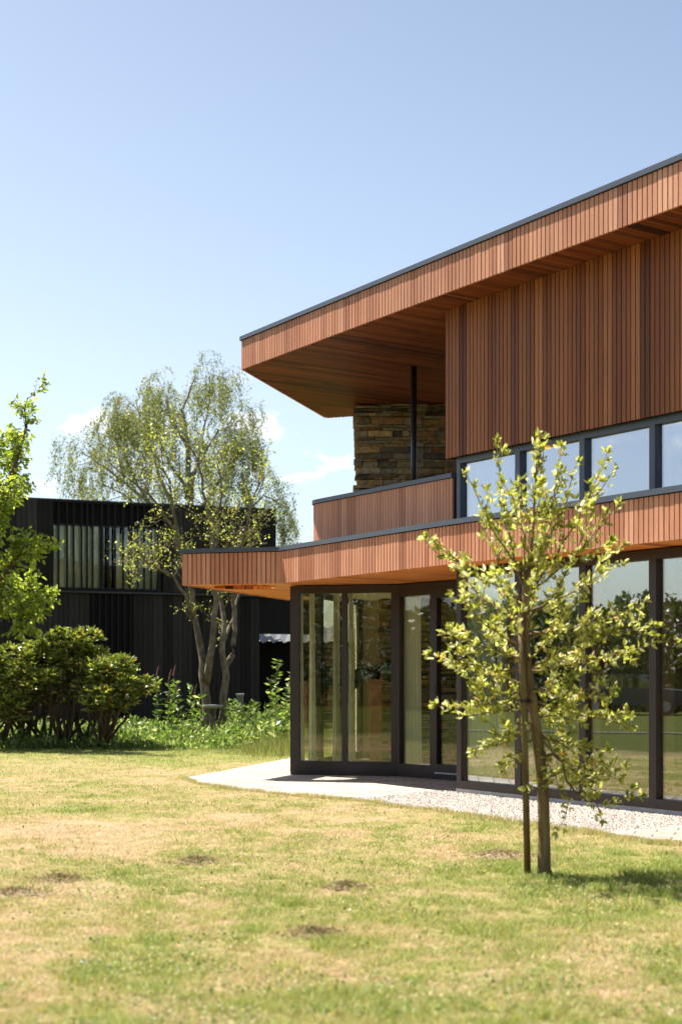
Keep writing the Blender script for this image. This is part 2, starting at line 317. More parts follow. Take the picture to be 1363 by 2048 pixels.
hz = (.022*(vnoise(gx, gy, .8, 9)-.5)+.012*(vnoise(gx, gy, .25, 10)-.5))
near = np.clip((gx+12)/2, 0, 1)*np.clip((8-gx), 0, 1)*np.clip(gy-4, 0, 1)*np.clip((31-gy), 0, 1)
dc = drycol(np.clip(dryness(gx, gy)*.55+.40, 0, 1))*.80
gv = np.stack([gx, gy, hz*near*.6-.014], 1); nx_, ny_ = len(xs), len(ys)
ii = np.arange(nx_*ny_).reshape(ny_, nx_); gf = np.stack([ii[:-1, :-1], ii[:-1, 1:], ii[1:, 1:], ii[1:, :-1]], -1).reshape(-1, 4)
farm = (1-near)[:, None]; wv = 1.6*(vnoise(gx, gy, 1.7, 80)-.5)+.8*(vnoise(gx, gy, .5, 81)-.5); farm = np.maximum(np.clip((gx-6.5+wv)/4, 0, 1), np.maximum(np.clip((-.30*gy-1.2+wv-gx)/4.0, 0, 1), np.clip((gy-26+wv)/4, 0, 1)))[:, None]; dc = dc*(1-farm)+np.array([.052, .066, .006])*farm  # lawn out of frame darkened: shaded blade sides put into its colour
tag(npmesh('ground', gv, gf, ground_mat(), None, dc, True), 'patchy lawn soil running from the camera past the houses', kind='structure')

# paving outline, gravel outline (plan points from the photo)
pave = [G2(372, 1555), G2(392, 1564), G2(450, 1575), G2(520, 1583), G2(600, 1591), G2(700, 1597), G2(790, 1590), G2(860, 1583.5), G2(913, 1582),
        Vector((3.0, 18.2)), Vector((3.2, 22.0)), Vector((.6, 24.6)), G2(580, 1516)]
def pave_mat():
    m, t, b, o = mat('limestone_paving'); c = t.nodes.new('ShaderNodeTexCoord'); mpn = t.nodes.new('ShaderNodeMapping'); mpn.inputs['Rotation'].default_value = (0, 0, .3); t.links.new(c.outputs['Object'], mpn.inputs[0])
    dn = noise(t, 6, 3); dv = mixc(t, mpn.outputs[0], dn.outputs['Color'], .04)
    br = t.nodes.new('ShaderNodeTexBrick'); t.links.new(dv, br.inputs['Vector']); br.inputs['Scale'].default_value = 1.0; br.inputs['Brick Width'].default_value = .34; br.inputs['Row Height'].default_value = .2; br.inputs['Mortar Size'].default_value = .010
    br.inputs['Color1'].default_value = (.37, .335, .285, 1); br.inputs['Color2'].default_value = (.29, .26, .225, 1); br.inputs['Mortar'].default_value = (.12, .10, .08, 1)
    n = noise(t, 12, 7, rough=.65); f = ramp(t, [(0.3, (.78, .77, .75)), (0.7, (1.12, 1.12, 1.12))], n.outputs['Fac']); n2 = noise(t, 1.2, 3); f2 = ramp(t, [(0.35, (.82, .8, .78)), (0.65, (1.08, 1.08, 1.08))], n2.outputs['Fac'])
    cc = mixc(t, br.outputs['Color'], f.outputs[0], 1.0, 'MULTIPLY'); cc = mixc(t, cc, f2.outputs[0], 1.0, 'MULTIPLY'); t.links.new(cc, b.inputs['Base Color']); b.inputs['Roughness'].default_value = .85
    ad = t.nodes.new('ShaderNodeMath'); ad.operation = 'MULTIPLY_ADD'; t.links.new(br.outputs['Fac'], ad.inputs[0]); ad.inputs[1].default_value = -1.0; t.links.new(n.outputs['Fac'], ad.inputs[2]); bump(t, b, ad.outputs[0], .5, .01); return m
mb = MB(); mb.prism(list(reversed(pave)), -.06, .0)
M['pave'] = pave_mat(); tag(mb.build('patio', M['pave']), 'pale limestone patio under the wooden canopy', kind='structure')
grav = [G2(700, 1597), G2(780, 1609), G2(860, 1618), G2(948, 1630), G2(1042, 1645), G2(1163, 1663), G2(1207, 1668), G2(1363, 1654), Vector((4.6, 11.9)), Vector((5.6, 11.7)),
        Vector((1.411, 17.41)), G2(913, 1582), G2(860, 1583.5), G2(790, 1590)]
GA = Vector((1.411, 17.41)); GD = Vector((.5575, -.8302)); GP = Vector((.8302, .5575))
def inpoly(px, py, poly):
    r = np.zeros(len(px), bool); n = len(poly)
    for i in range(n):
        x0, y0 = poly[i][0], poly[i][1]; x1, y1 = poly[(i+1) % n][0], poly[(i+1) % n][1]
        c = ((y0 > py) != (y1 > py)) & (px < (x1-x0)*(py-y0)/(y1-y0+1e-12)+x0); r ^= c
    return r
mb = MB(); mb.poly(grav, None, -.004); M['gravel'] = simple('gravel_bed', (.42, .36, .30), .95, .3, 60)
tag(mb.build('gravel_bed', M['gravel']), kind='structure')
# pebbles
n = 60000; px = RNG.uniform(0, 5.8, n); py = RNG.uniform(11.5, 18, n); k = inpoly(px, py, grav); px = px[k]; py = py[k]; n = len(px)
s = RNG.uniform(.008, .02, n); th = RNG.uniform(0, 6.28, n)
base = np.array([(1, 0, 0), (0, .8, 0), (-1, 0, 0), (0, -.8, 0), (0, 0, .7), (.1, .1, -.7)], float)
V = base[None]*s[:, None, None]*RNG.uniform(.7, 1.3, (n, 6, 1)); ct, st = np.cos(th)[:, None], np.sin(th)[:, None]
V = np.stack([V[..., 0]*ct-V[..., 1]*st+px[:, None], V[..., 0]*st+V[..., 1]*ct+py[:, None], V[..., 2]+.004], -1).reshape(-1, 3)
tf = np.array([(0, 1, 4), (1, 2, 4), (2, 3, 4), (3, 0, 4), (1, 0, 5), (2, 1, 5), (3, 2, 5), (0, 3, 5)]); Fc = (tf[None]+np.arange(n)[:, None, None]*6).reshape(-1, 3)
m, t, b, o = mat('pebbles'); g = t.nodes.new('ShaderNodeNewGeometry'); r = ramp(t, [(0, (.20, .16, .13)), (.10, (.26, .225, .19)), (.5, (.38, .335, .295)), (1, (.52, .47, .42))], g.outputs['Random Per Island']); t.links.new(r.outputs[0], b.inputs['Base Color']); b.inputs['Roughness'].default_value = .8
tag(npmesh('gravel', V, Fc, m), 'pale pebbles along the glazed facade', 'gravel', kind='stuff')
slab = [G2(1207, 1668), G2(1250, 1676), G2(1300, 1683), G2(1363, 1686), Vector((4.9, 10.6)), Vector((5.3, 11.2)), Vector((4.6, 11.9)), G2(1363, 1654)]
mb = MB(); mb.prism(list(reversed(slab)), -.08, .012); tag(mb.build('path', M['pave']), 'pale stone path at the end of the gravel', kind='structure')

# grass
def grass_field(n, ylo, yhi, lo, hi, hmin, hmax, wid):
    # even density per picture area: sample D with density ~ 1/D^a
    u = RNG.uniform(0, 1, n); D = (ylo**(-.6)+(yhi**(-.6)-ylo**(-.6))*u)**(-1/.6)
    v_ = RNG.uniform(0, 1, n); x = (lo*D-2.2)+((hi-lo)*D+4.4)*v_
    cl = vnoise(x, D, .11, 21)*.6+vnoise(x, D, .045, 22)*.4
    keep = RNG.uniform(0, 1, n) < np.clip((cl-.30)*3.2, .05, 1)
    ex = x+RNG.normal(0, .035, n); ey = D+RNG.normal(0, .05, n)-.02; keep &= ~inpoly(ex, ey, pave) & ~inpoly(ex, ey, grav) & ~inpoly(ex, ey, slab)
    # not inside the house
    hs_ = [(-.72, 20.6), (.787, 20.26), (1.56, 19.39), (1.411, 17.41), (6.5, 9.8), (14, 15), (12, 23), (.4, 24.2)]
    keep &= ~inpoly(x, D, hs_)
    dry = dryness(x, D); keep &= RNG.uniform(0, 1, n) < (1.05-.28*dry)
    x = x[keep]; D = D[keep]; dry = dry[keep]; n = len(x)
    h = RNG.uniform(hmin, hmax, n)*(1.15-.5*dry)*(.8+.7*vnoise(x, D, .3, 23)); w_ = wid*RNG.uniform(.6, 1.3, n)*(.8+D/28)
    az = RNG.uniform(0, 6.283, n); lean = RNG.uniform(.15, 1.1, n)*h; fa = RNG.uniform(0, 6.283, n)
    dx = np.cos(az)*lean; dy = np.sin(az)*lean; sx = np.cos(fa)*w_; sy = np.sin(fa)*w_; z0 = -.03+np.zeros(n)
    P = np.stack([np.stack([x-sx, D-sy, z0], -1), np.stack([x+sx, D+sy, z0], -1), np.stack([x+dx*.45+sx*.7, D+dy*.45+sy*.7, z0+h*.62], -1), np.stack([x+dx*.45-sx*.7, D+dy*.45-sy*.7, z0+h*.62], -1), np.stack([x+dx, D+dy, z0+h], -1)], 1)
    V = P.reshape(-1, 3); b0 = np.arange(n)[:, None]*5
    Fq = np.concatenate([b0+np.array([0, 1, 2]), b0+np.array([0, 2, 3]), b0+np.array([3, 2, 4])], 0)
    col = drycol(dry, RNG.normal(0, .24, n)); col *= RNG.uniform(.7, 1.35, n)[:, None]
    yl = RNG.uniform(0, 1, n) < .012*(1+2*(D < 9)); col[yl] = np.array([.55, .42, .05])
    return V, Fq, np.repeat(col, 5, 0)
m, t, b, o = mat('grass_blades'); a = t.nodes.new('ShaderNodeAttribute'); a.attribute_name = 'Col'; t.links.new(a.outputs['Color'], b.inputs['Base Color']); b.inputs['Roughness'].default_value = .6; b.inputs['Specular IOR Level'].default_value = .25
tl = t.nodes.new('ShaderNodeBsdfTranslucent'); h_ = t.nodes.new('ShaderNodeHueSaturation'); h_.inputs['Value'].default_value = 1.7; t.links.new(a.outputs['Color'], h_.inputs['Color']); t.links.new(h_.outputs[0], tl.inputs[0])
mxs = t.nodes.new('ShaderNodeMixShader'); mxs.inputs[0].default_value = .28; t.links.new(b.outputs[0], mxs.inputs[1]); t.links.new(tl.outputs[0], mxs.inputs[2]); t.links.new(mxs.outputs[0], o.inputs[0]); M['grass'] = m
V, Fq, col = grass_field(1900000, 4.8, 31, -.30, .30, .020, .050, .0020)
pe = [G2(372, 1555), G2(392, 1564), G2(450, 1575), G2(520, 1583), G2(600, 1591), G2(700, 1597), G2(780, 1609), G2(860, 1618), G2(948, 1630), G2(1042, 1645), G2(1163, 1663), G2(1207, 1668), G2(1250, 1676), G2(1300, 1683), G2(1363, 1686), Vector((4.9, 10.6))]
ne = 9000; kk = RNG.uniform(0, len(pe)-1.001, ne); ki = kk.astype(int); kf = (kk-ki)[:, None]; pa = np.array([tuple(p) for p in pe]); q_ = pa[ki]*(1-kf)+pa[ki+1]*kf
off_e = np.abs(RNG.normal(0, .045, ne))*(.5+vnoise(q_[:, 0], q_[:, 1], .25, 71)*1.5); x = q_[:, 0]-off_e*.4+RNG.normal(0, .01, ne); D = q_[:, 1]-off_e+.035*(vnoise(q_[:, 0], q_[:, 1], .18, 70)-.2)
h = RNG.uniform(.02, .055, ne)*(.5+vnoise(x, D, .3, 72)); a_ = RNG.uniform(0, 6.28, ne); w_ = .003
Ve = np.stack([np.stack([x-w_, D, h*0-.02], 1), np.stack([x+w_, D, h*0-.02], 1), np.stack([x+np.cos(a_)*h*.6, D+np.sin(a_)*h*.6, h], 1)], 1).reshape(-1, 3); ce = drycol(RNG.uniform(.1, 1, ne))*RNG.uniform(.8, 1.4, ne)[:, None]
fe = np.arange(ne*3).reshape(-1, 3)+len(V); V = np.concatenate([V, Ve]); Fq = np.concatenate([Fq, fe]); col = np.concatenate([col, np.repeat(ce, 3, 0)])
# broad clover and daisy leaves between the blades
nn_ = 90000; u = RNG.uniform(0, 1, nn_); D = (4.8**-.6+(29**-.6-4.8**-.6)*u)**(-1/.6); x = RNG.uniform(-.3, .3, nn_)*D
kk = (RNG.uniform(0, 1, nn_) < np.clip((vnoise(x, D, .22, 51)*.5+vnoise(x, D, .8, 52)*.5-.47)*5, .03, 1)) & ~inpoly(x, D, pave) & ~inpoly(x, D, grav) & ~inpoly(x, D, slab) & (RNG.uniform(0, 1, nn_) < 1.1-dryness(x, D)); x = x[kk]; D = D[kk]; nn_ = len(x)
r_ = RNG.uniform(.004, .010, nn_)*(1+D/60); a_ = RNG.uniform(0, 6.28, nn_); zc = RNG.uniform(.004, .026, nn_); tz = RNG.normal(0, .45, nn_)*r_; ty = RNG.normal(0, .45, nn_)*r_
ca, sa_ = np.cos(a_)*r_, np.sin(a_)*r_
Vb = np.stack([np.stack([x+ca, D+sa_, zc+tz], 1), np.stack([x-sa_*.6, D+ca*.6, zc+ty], 1), np.stack([x-ca, D-sa_, zc-tz], 1), np.stack([x+sa_*.6, D-ca*.6, zc-ty], 1)], 1).reshape(-1, 3)
cb = np.array([.11, .155, .032])[None]*RNG.uniform(.6, 1.7, nn_)[:, None]; q_ = RNG.uniform(0, 1, nn_); cb[q_ < .18] = np.array([.42, .33, .19]); cb[(q_ > .18) & (q_ < .25)] = np.array([.33, .31, .06]); cb[(q_ > .26) & (q_ < .262)] = np.array([.6, .6, .55])
fb = np.arange(nn_)[:, None]*4; fb = np.concatenate([fb+np.array([0, 1, 2]), fb+np.array([0, 2, 3])], 0)+len(V)
V = np.concatenate([V, Vb]); Fq = np.concatenate([Fq, fb]); col = np.concatenate([col, np.repeat(cb, 4, 0)])
tag(npmesh('grass', V, Fq, m, None, col), 'short patchy green and straw coloured lawn grass', 'grass', kind='stuff')

# ------------------------------------------------------------------ HOUSE
HL = Vector((1.411, 17.41, 0))
house = empty('modern_house', HL, 'flat roofed villa with red cedar slat cladding, balcony and large glass walls', 'house')
Z0, ZS, ZL, ZT = .05, 2.732, 3.19, 3.25          # plinth, lower soffit, lower fascia top, coping top
US, UF, UT = 5.90, 6.325, 6.38                    # upper soffit, fascia top, coping top
# upper roof
P3 = G2(652, 836, US); P0 = G2(486, 739.3, US); PR = G2(1363, 411.3, US); ud = (PR-P0).normalized(); P1 = P0+ud*14
P2 = P1+GP*9; P4 = Vector((12, 22.5)); P3b = P3+(G2(712, 832, US)-P3).normalized()*5
# keep the true outer face 24 mm outside the backing
upoly = [P3b, P3, P0, P1]; ufull = upoly+[P2, P4]
mb = MB(); mb.prism([p for p in reversed(ufull)], US+.02, UF-.004); roof = mb.build('roof', M['roof_top'], house)
mb = MB(); slats(mb, upoly, US, UF-.010); f_ = mb.build('roof_fascia', M['slat'], roof)
mb = MB(); sweep(mb, upoly, [(.024+.024, UF-.0), (.024+.024, UT), (-.25, UT+.0), (-.25, UF)]); mb.build('roof_coping', M['trim'], roof)
mb = MB(); sweep(mb, upoly, [(.0015, US+.03), (.0015, UF-.002), (-.01, UF-.002), (-.01, US+.03)]); mb.build('fascia_backing', M['backing'], roof)
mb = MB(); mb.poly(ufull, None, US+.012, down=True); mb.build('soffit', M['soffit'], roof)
# lower roof
L5 = G2(579, 1201, ZS); L0 = G2(367.5, 1170.7, ZS); L1 = G2(561, 1167.3, ZS); L2 = G2(860, 1133.2, ZS); LR = G2(1363, 1078.5, ZS); ld = (LR-L2).normalized(); L3 = L2+ld*9.5
L6 = L5+Vector((.957, -.29)).normalized()*4; lpath = [L6, L5, L0, L1, L2, L3]; lfull = lpath+[L3+GP*9, Vector((11.5, 21.5))]
HC = Vector((-1.42, 20.93)); HR = .46
hole = [HC+Vector((math.cos(a_), math.sin(a_)))*HR for a_ in [i*math.pi/20 for i in range(40)]]
mb = MB(); mb.poly(lfull, hole, ZL-.004); mb.poly(lfull, hole, ZS+.03, down=True)
lroof = mb.build('canopy_roof', M['roof_top'], house)
mb = MB(); nn = len(hole); mb.add([(p.x, p.y, ZS+.0) for p in hole]+[(p.x, p.y, ZT) for p in hole], [(i, (i+1) % nn, nn+(i+1) % nn, nn+i) for i in range(nn)]); mb.build('opening_lining', M['soffit_low'], lroof)
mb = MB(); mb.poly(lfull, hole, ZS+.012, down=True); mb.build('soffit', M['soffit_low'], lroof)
mb = MB(); slats(mb, lpath, ZS, ZL-.010); mb.build('canopy_fascia', M['slat'], lroof)
mb = MB(); sweep(mb, lpath, [(.0015, ZS+.014), (.0015, ZL-.002), (-.012, ZL-.002), (-.012, ZS+.014)]); mb.build('fascia_backing', M['backing'], lroof)
mb = MB(); sweep(mb, lpath, [(.05, ZL), (.05, ZT), (-.30, ZT), (-.30, ZL)]); mb.build('canopy_coping', M['trim'], lroof)
# balcony parapet
B0 = Vector((-.40, 20.17)); BA = GA-GP*.0+GD*(-.045); bd = (BA-B0).normalized(); bn = Vector((bd.y, -bd.x)); back = Vector((.35, .937)).normalized()
rr = .16; arc = []
d_in = -back
c0 = B0+bd*.16; p_in = B0+back*.16
for i in range(7):
    t_ = i/6; arc.append((p_in*(1-t_)**2+B0*2*t_*(1-t_)+c0*t_*t_))
bpath = [B0+back*3.6]+arc+[BA]
PT0, PT1 = ZL-.002, 3.86
mb = MB(); sweep(mb, bpath, [(0, PT0), (0, PT1), (-.14, PT1), (-.14, PT0)]); par = mb.build('balcony_parapet', M['backing'], house)
mb = MB(); slats(mb, bpath, PT0+.004, PT1-.008, .062, .008); mb.build('parapet_cladding', M['slat'], par)
mb = MB(); sweep(mb, bpath, [(.045, PT1), (.045, 3.915), (-.19, 3.915), (-.19, PT1)]); mb.build('parapet_coping', M['trim'], par)
# upper cladded wall
E = 10.5
WA = GA-GP*.06-GD*.11; WE = GA-GP*.06+GD*E
CT = 4.096                                         # clerestory head
mb = MB(); mb.bar(WA, WE, -.2, 0, CT+.01, US+.006); mb.bar(WA+GP*4.5, WA+GP*.2, -.16, 0, CT+.01, US+.006); wall = mb.build('upper_wall', M['backing'], house)
mb = MB(); slats(mb, [WA, WE], CT-.005, US+.008, .068, .014, 0, .026); slats(mb, [WA+GP*4.5, WA+GP*.004], CT-.005, US+.008, .068, .014, 0, .026); mb.build('wall_cladding', M['wall_slat_shaded'], wall)
# glazing
def bay(name, p, q, z0, z1, ws, we, top, bot, glass, depth=.09, o=0.0, inset=.055, label=None, parent=None):
    p = Vector(p[:2]); q = Vector(q[:2]); d = (q-p).normalized(); mb = MB()
    mb.bar(p, p+d*ws, o-depth, o, z0, z1); mb.bar(q-d*we, q, o-depth, o, z0, z1)
    mb.bar(p+d*ws, q-d*we, o-depth, o, z1-top, z1); mb.bar(p+d*ws, q-d*we, o-depth, o, z0, z0+bot)
    fr = mb.build(name, M['trim'] if glass is M['glass_up'] else M['frame'], parent or house)
    g = MB(); g.bar(p+d*ws, q-d*we, o-inset-.012, o-inset, z0+bot, z1-top); g.build('pane', glass, fr)
    if label: fr['label'] = label
    return fr
ts = [0, 1.13, 2.2, 3.24, 4.28, 5.33, 6.4, 7.45, 8.5]
for i in range(len(ts)-1):
    a, b_ = GA+GD*ts[i], GA+GD*ts[i+1]
    bay('ground_window', a, b_, Z0, ZS-.002, .085 if i == 0 else .05, .05, .10, .10, M['glass'])
    bay('clerestory_window', a, b_, ZL, CT, .07 if i == 0 else .035, .045, .075, .06, M['glass_up'])
# corner return
r1 = GA+GP*1.45
bay('return_window', r1, GA+GP*.002, Z0, ZS-.002, .05, .03, .1, .1, M['glass'], o=-.0)
mb = MB(); mb.bar(GA+GD*-.02, GA+GD*9, -.2, -.012, 0, Z0); mb.build('plinth', M['plinth'], house)
# wing glazing
K0 = Vector((-.735, 20.6)); K1 = Vector((.80, 20.26)); K2 = Vector((1.27, 19.70)); K3 = Vector((2.5, 18.33))
def onl(x, a, b_):                                # plan point on line a-b seen in photo column x
    u = U(x); d = b_-a; t_ = (u*a.y-a.x)/(d.x-u*d.y); return a+d*t_
m1 = onl(688, K0, K1)
bay('wing_window', K0, m1, Z0, ZS-.002, .13, .035, .11, .15, M['glass_wing'])
bay('wing_window', m1, K1, Z0, ZS-.002, .035, .09, .11, .15, M['glass_wing'])
bay('wing_window', K1, K2, Z0, ZS-.002, .045, .06, .17, .13, M['glass_wing'])
dr = bay('glass_door', K2, K2+(K3-K2).normalized()*.95, Z0, ZS-.002, .07, .08, .22, .16, M['glass_wing'])
mb = MB(); dd = (K3-K2).normalized(); hp = K2+dd*.035; mb.bar(hp-dd*.008, hp+dd*.008, .0, .05, 1.22, 1.245); mb.bar(hp-dd*.006, hp+dd*.09, .038, .055, 1.222, 1.243); mb.bar(hp-dd*.018, hp+dd*.018, 0, .006, 1.12, 1.30); mb.build('handle', M['column'], dr)
mb = MB(); mb.bar(K2+dd*.05, K2+dd*.95, .002, .02, Z0+.03, Z0+.05); mb.build('threshold', M['plinth'], dr)
bay('wing_window', K2+dd*.95, K3, Z0, ZS-.002, .03, .05, .1, .1, M['glass_wing'])
mb = MB(); sweep(mb, [K0, K1, K2, K3], [(-.01, 0), (-.01, Z0-.001), (-.1, Z0-.001), (-.1, 0)]); mb.build('wing_plinth', M['frame'], house)
# wing side glazing
sdir = Vector((.29, .957)).normalized(); S1 = K0+sdir*3.5; sa = [S1, K0+sdir*2.4, K0+sdir*1.25, K0+sdir*.10]
for i in range(3):
    sb = bay('side_window', sa[i], sa[i+1], Z0, ZS-.002, .07, .07, .11, .12, M['glass_wing'])
    if i == 1:
        mb = MB(); hp = sa[2]-sdir*.0; mb.bar(hp+sdir*.03, hp+sdir*.05, -.15, -.09, 1.26, 1.29); mb.bar(hp+sdir*.03, hp+sdir*.05, -.16, -.14, 1.14, 1.29); mb.build('handle', M['column'], sb)
# interior
mb = MB(); ffl = [K0+Vector((.05, .1)), K1+Vector((0, .1)), K2+Vector((.1, .08)), K3+Vector((0, .1)), GA+GP*.12, GA+GD*9.5+GP*.12, GA+GD*9.5+GP*8, Vector((11, 21.5)), Vector((9, 24.3)), S1+Vector((.08, .2))]
mb.poly(ffl, None, Z0+.004); mb.build('interior_floor', M['floor'], house)
mb = MB(); mb.poly(ffl, None, ZS-.03, down=True); mb.build('interior_ceiling', M['ceil'], house)
mb = MB(); mb.bar(S1, Vector((.66, 24.05)), -.15, 0, Z0+.006, ZS-.034); mb.bar(Vector((.66, 24.05)), Vector((9.2, 24.2)), -.15, 0, Z0+.006, ZS-.034)
mb.build('interior_wall', M['plaster'], house)
mb = MB(); mb.bar(GA+GD*9.4+GP*.2, GA+GD*9.4+GP*8, -.15, 0, Z0+.006, ZS-.034); mb.bar(GA+GD*9.4+GP*7, Vector((9, 24.2)), -.15, 0, Z0+.006, ZS-.034)
mb.bar(GA+GD*2.2+GP*4.6, GA+GD*9.3+GP*4.6, -.15, 0, Z0+.006, ZS-.034); mb.build('inner_partition', M['dark_in'], house)
# upper interior
mb = MB(); mb.bar(GA+GD*.1+GP*3.4, GA+GD*10+GP*3.4, -.15, 0, ZL+.02, US); mb.bar(GA+GD*10.0+GP*3.4, GA+GD*10+GP*.2, -.15, 0, ZL+.02, US); mb.bar(GA+GP*.12+GD*.07, GA+GP*3.3+GD*.07, -.1, 0, ZL+.02, US); mb.build('upper_room_wall', M['ceil'], house)
mb = MB(); mb.poly([GA+GP*.1+GD*.1, GA+GP*.1+GD*10, GA+GP*3.4+GD*10, GA+GP*3.4+GD*.1], None, CT+.25, down=True); mb.build('upper_room_ceiling', M['ceil'], house)
# interior posts seen through the glass
def atG(x, dp): # plan point behind the facade, seen in column x
    a = GA+GP*dp; return onl(x, a, a+GD)
for x_, wd, dp, mt_ in ((1020, .13, .28, 'wood_post'), (1190, .15, .5, 'wood_post'), (1336, .16, .7, 'wood_post'), (998, .09, .2, 'ceil')):
    p = atG(x_, dp); mb = MB(); mb.prism([p-GD*wd/2, p+GD*wd/2, p+GD*wd/2+GP*wd, p-GD*wd/2+GP*wd], Z0+.006, ZS-.034); mb.build('interior_post', M[mt_], house)
# column
cp = G2(827, 735, US); mb = MB(); mb.tube([(cp.x, cp.y, ZL), (cp.x, cp.y, US+.01)], [.043, .043], 20); mb.build('column', M['column'], house, True)
# stone walls
def stones(mb, x0, x1, y, z0, z1, dep=.3, seed=1):
    R = random.Random(seed); z = z0
    while z < z1-.02:
        h = min(R.choice([.025, .03, .035, .04, .05, .06, .08, .10]), z1-z)
        if z1-z-h < .02: h = z1-z
        x = x0+R.uniform(-.045, .03)
        while x < x1:
            w_ = R.uniform(.08, .5); f = R.uniform(-.085, .02); e_ = .004; xe = min(x+w_, x1+.02)
            vs = []; za = z+.0045; zb = z+h-.0045; j = lambda a=.006: R.uniform(-a, a)
            vs = [(x+e_+j(), y+f+j(.022), za+j(.004)), (xe-e_+j(), y+f+j(.022), za+j(.004)), (xe-e_, y+dep, za), (x+e_, y+dep, za),
                  (x+e_+j(), y+f+j(.022), zb+j(.005)), (xe-e_+j(), y+f+j(.022), zb+j(.005)), (xe-e_, y+dep, zb), (x+e_, y+dep, zb)]
            mb.add(vs, [(3, 2, 1, 0), (4, 5, 6, 7), (0, 1, 5, 4), (1, 2, 6, 5), (2, 3, 7, 6), (3, 0, 4, 7)]); x = xe
        z += h
mb = MB(); stones(mb, .235, 2.6, 23.45, ZL, US+.008, .4); sw = mb.build('stone_wall', M['stone'], house)
mb = MB(); mb.box(.29, 2.58, 23.5, 23.8, ZL, US+.005); mb.build('wall_core', M['backing'], sw)
mb = MB(); stones(mb, .62, 2.9, 23.35, Z0+.006, ZS-.034, .4, 3); mb.build('interior_stone_wall', M['stone'], house)
mb = MB(); mb.box(.66, 2.88, 23.4, 23.7, Z0+.006, ZS-.04); mb.build('interior_wall_core', M['backing'], house)
# balcony deck
mb = MB(); mb.poly([B0+back*.2+bd*.2, BA+GP*.2, BA+GP*4, Vector((3, 24)), B0+back*3.7], None, ZL+.03); mb.build('balcony_deck', M['roof_top'], house)

# curtains: real folds
def curtain(p, q, z0, z1, label, folds=9, amp=.035, group=None, m_='curtain'):
    p = Vector(p[:2]); q = Vector(q[:2]); d = (q-p); ln = d.length; d = d/ln; nn_ = Vector((d.y, -d.x)); V = []; F2 = []; nx = folds*8; nz_ = 10
    R = random.Random(int(p.x*999)); ph = [R.uniform(-.5, .5) for _ in range(folds+2)]
    for j in range(nz_+1):
        f = j/nz_
        for i in range(nx+1):
            s_ = i/nx; k = s_*folds; a_ = amp*(.65+.35*(1-f)); o_ = a_*math.sin(k*2*math.pi+ph[int(k)]*.5+.3*math.sin(f*3+k)); pp = p+d*(s_*ln*(1-.10*(f))+.02*math.sin(f*2+k))+nn_*o_
            V.append((pp.x, pp.y, z0+(z1-z0)*f))
    for j in range(nz_):
        for i in range(nx): a_ = j*(nx+1)+i; F2.append((a_, a_+1, a_+nx+2, a_+nx+1))
    mb = MB(); mb.add(V, F2); o = mb.build('curtain', M[m_], None, True); tag(o, label, 'curtain', group); return o
ZC0, ZC1 = Z0+.02, ZS-.06
def seg(x0, x1, a, b_, dp):
    d = (b_-a).normalized(); n_ = Vector((-d.y, d.x)); a2, b2 = a+n_*dp, b_+n_*dp; return onl(x0, a2, b2), onl(x1, a2, b2)
CG = 'sheer curtains behind the ground floor glass'
curtain(*seg(597, 609, K0, K1, .12), ZC0, ZC1, 'narrow pale curtain strip beside the bronze corner post', 3, .02, CG)
curtain(*seg(616, 633, K0, K1, .28), ZC0, ZC1, 'slim cream curtain second from the corner post', 3, .03, CG)
curtain(*seg(694, 711, K0, K1, .14), ZC0, ZC1, 'cream curtain just right of the first mullion', 3, .03, CG)
curtain(*seg(803, 842, K1, K2, .16), ZC0, ZC1, 'bright sheer curtain left of the glass door', 6, .03, CG)
curtain(*seg(930, 990, GA, GA+GD, .16), ZC0, ZC1, 'wide pale green sheer curtain behind the first front window', 8, .035, CG)
curtain(*seg(664, 682, K0, K1, 1.1), ZC0, ZC1, 'pale curtain beside the side window deep in the wing room', 4, .03, CG)
CU = 'curtains behind the upper strip windows'
curtain(*seg(925, 1032, GA, GA+GD, .22), ZL+.1, CT-.02, 'white curtain behind the leftmost upper strip window', 11, .03, CU, 'curtain_w')
curtain(*seg(1172, 1182, GA, GA+GD, .18), ZL+.1, CT-.02, 'bunched white curtain at the left of the third upper window', 2, .03, CU, 'curtain_w')
curtain(*seg(1322, 1338, GA, GA+GD, .18), ZL+.1, CT-.02, 'bunched white curtain in the rightmost upper window', 2, .03, CU, 'curtain_w')

# ------------------------------------------------------------------ foliage tools
def leaves(P, Dr, size, asp=.5, fold=.25, six=True, jit=.35):
    """P (n,3) leaf base, Dr (n,3) axis -> verts, faces"""
    n = len(P); Dr = Dr+RNG.normal(0, jit, (n, 3)); Dr /= np.linalg.norm(Dr, axis=1)[:, None]+1e-9
    r = RNG.normal(0, 1, (n, 3)); r[:, 2] += .0; S = np.cross(Dr, r); S /= np.linalg.norm(S, axis=1)[:, None]+1e-9; Nn = np.cross(S, Dr)
    Nn[Nn[:, 2] < 0] *= 1; L_ = (size*RNG.uniform(.4, 1.3, n))[:, None]; W_ = L_*asp*.5
    if six:
        V = np.stack([P, P+Dr*L_*.33+S*W_*.95+Nn*W_*fold, P+Dr*L_*.72+S*W_*.75+Nn*W_*fold*.8-Nn*L_*.04, P+Dr*L_-Nn*L_*.12, P+Dr*L_*.72-S*W_*.75+Nn*W_*fold*.8-Nn*L_*.04, P+Dr*L_*.33-S*W_*.95+Nn*W_*fold], 1).reshape(-1, 3)
        b0 = np.arange(n)[:, None]*6; Fq = np.concatenate([b0+np.array([0, 1, 2, 3]), b0+np.array([0, 3, 4, 5])], 0)
    else:
        V = np.stack([P, P+Dr*L_*.5+S*W_, P+Dr*L_, P+Dr*L_*.5-S*W_], 1).reshape(-1, 3); Fq = np.arange(n)[:, None]*4+np.array([0, 1, 2, 3])
    return V, Fq
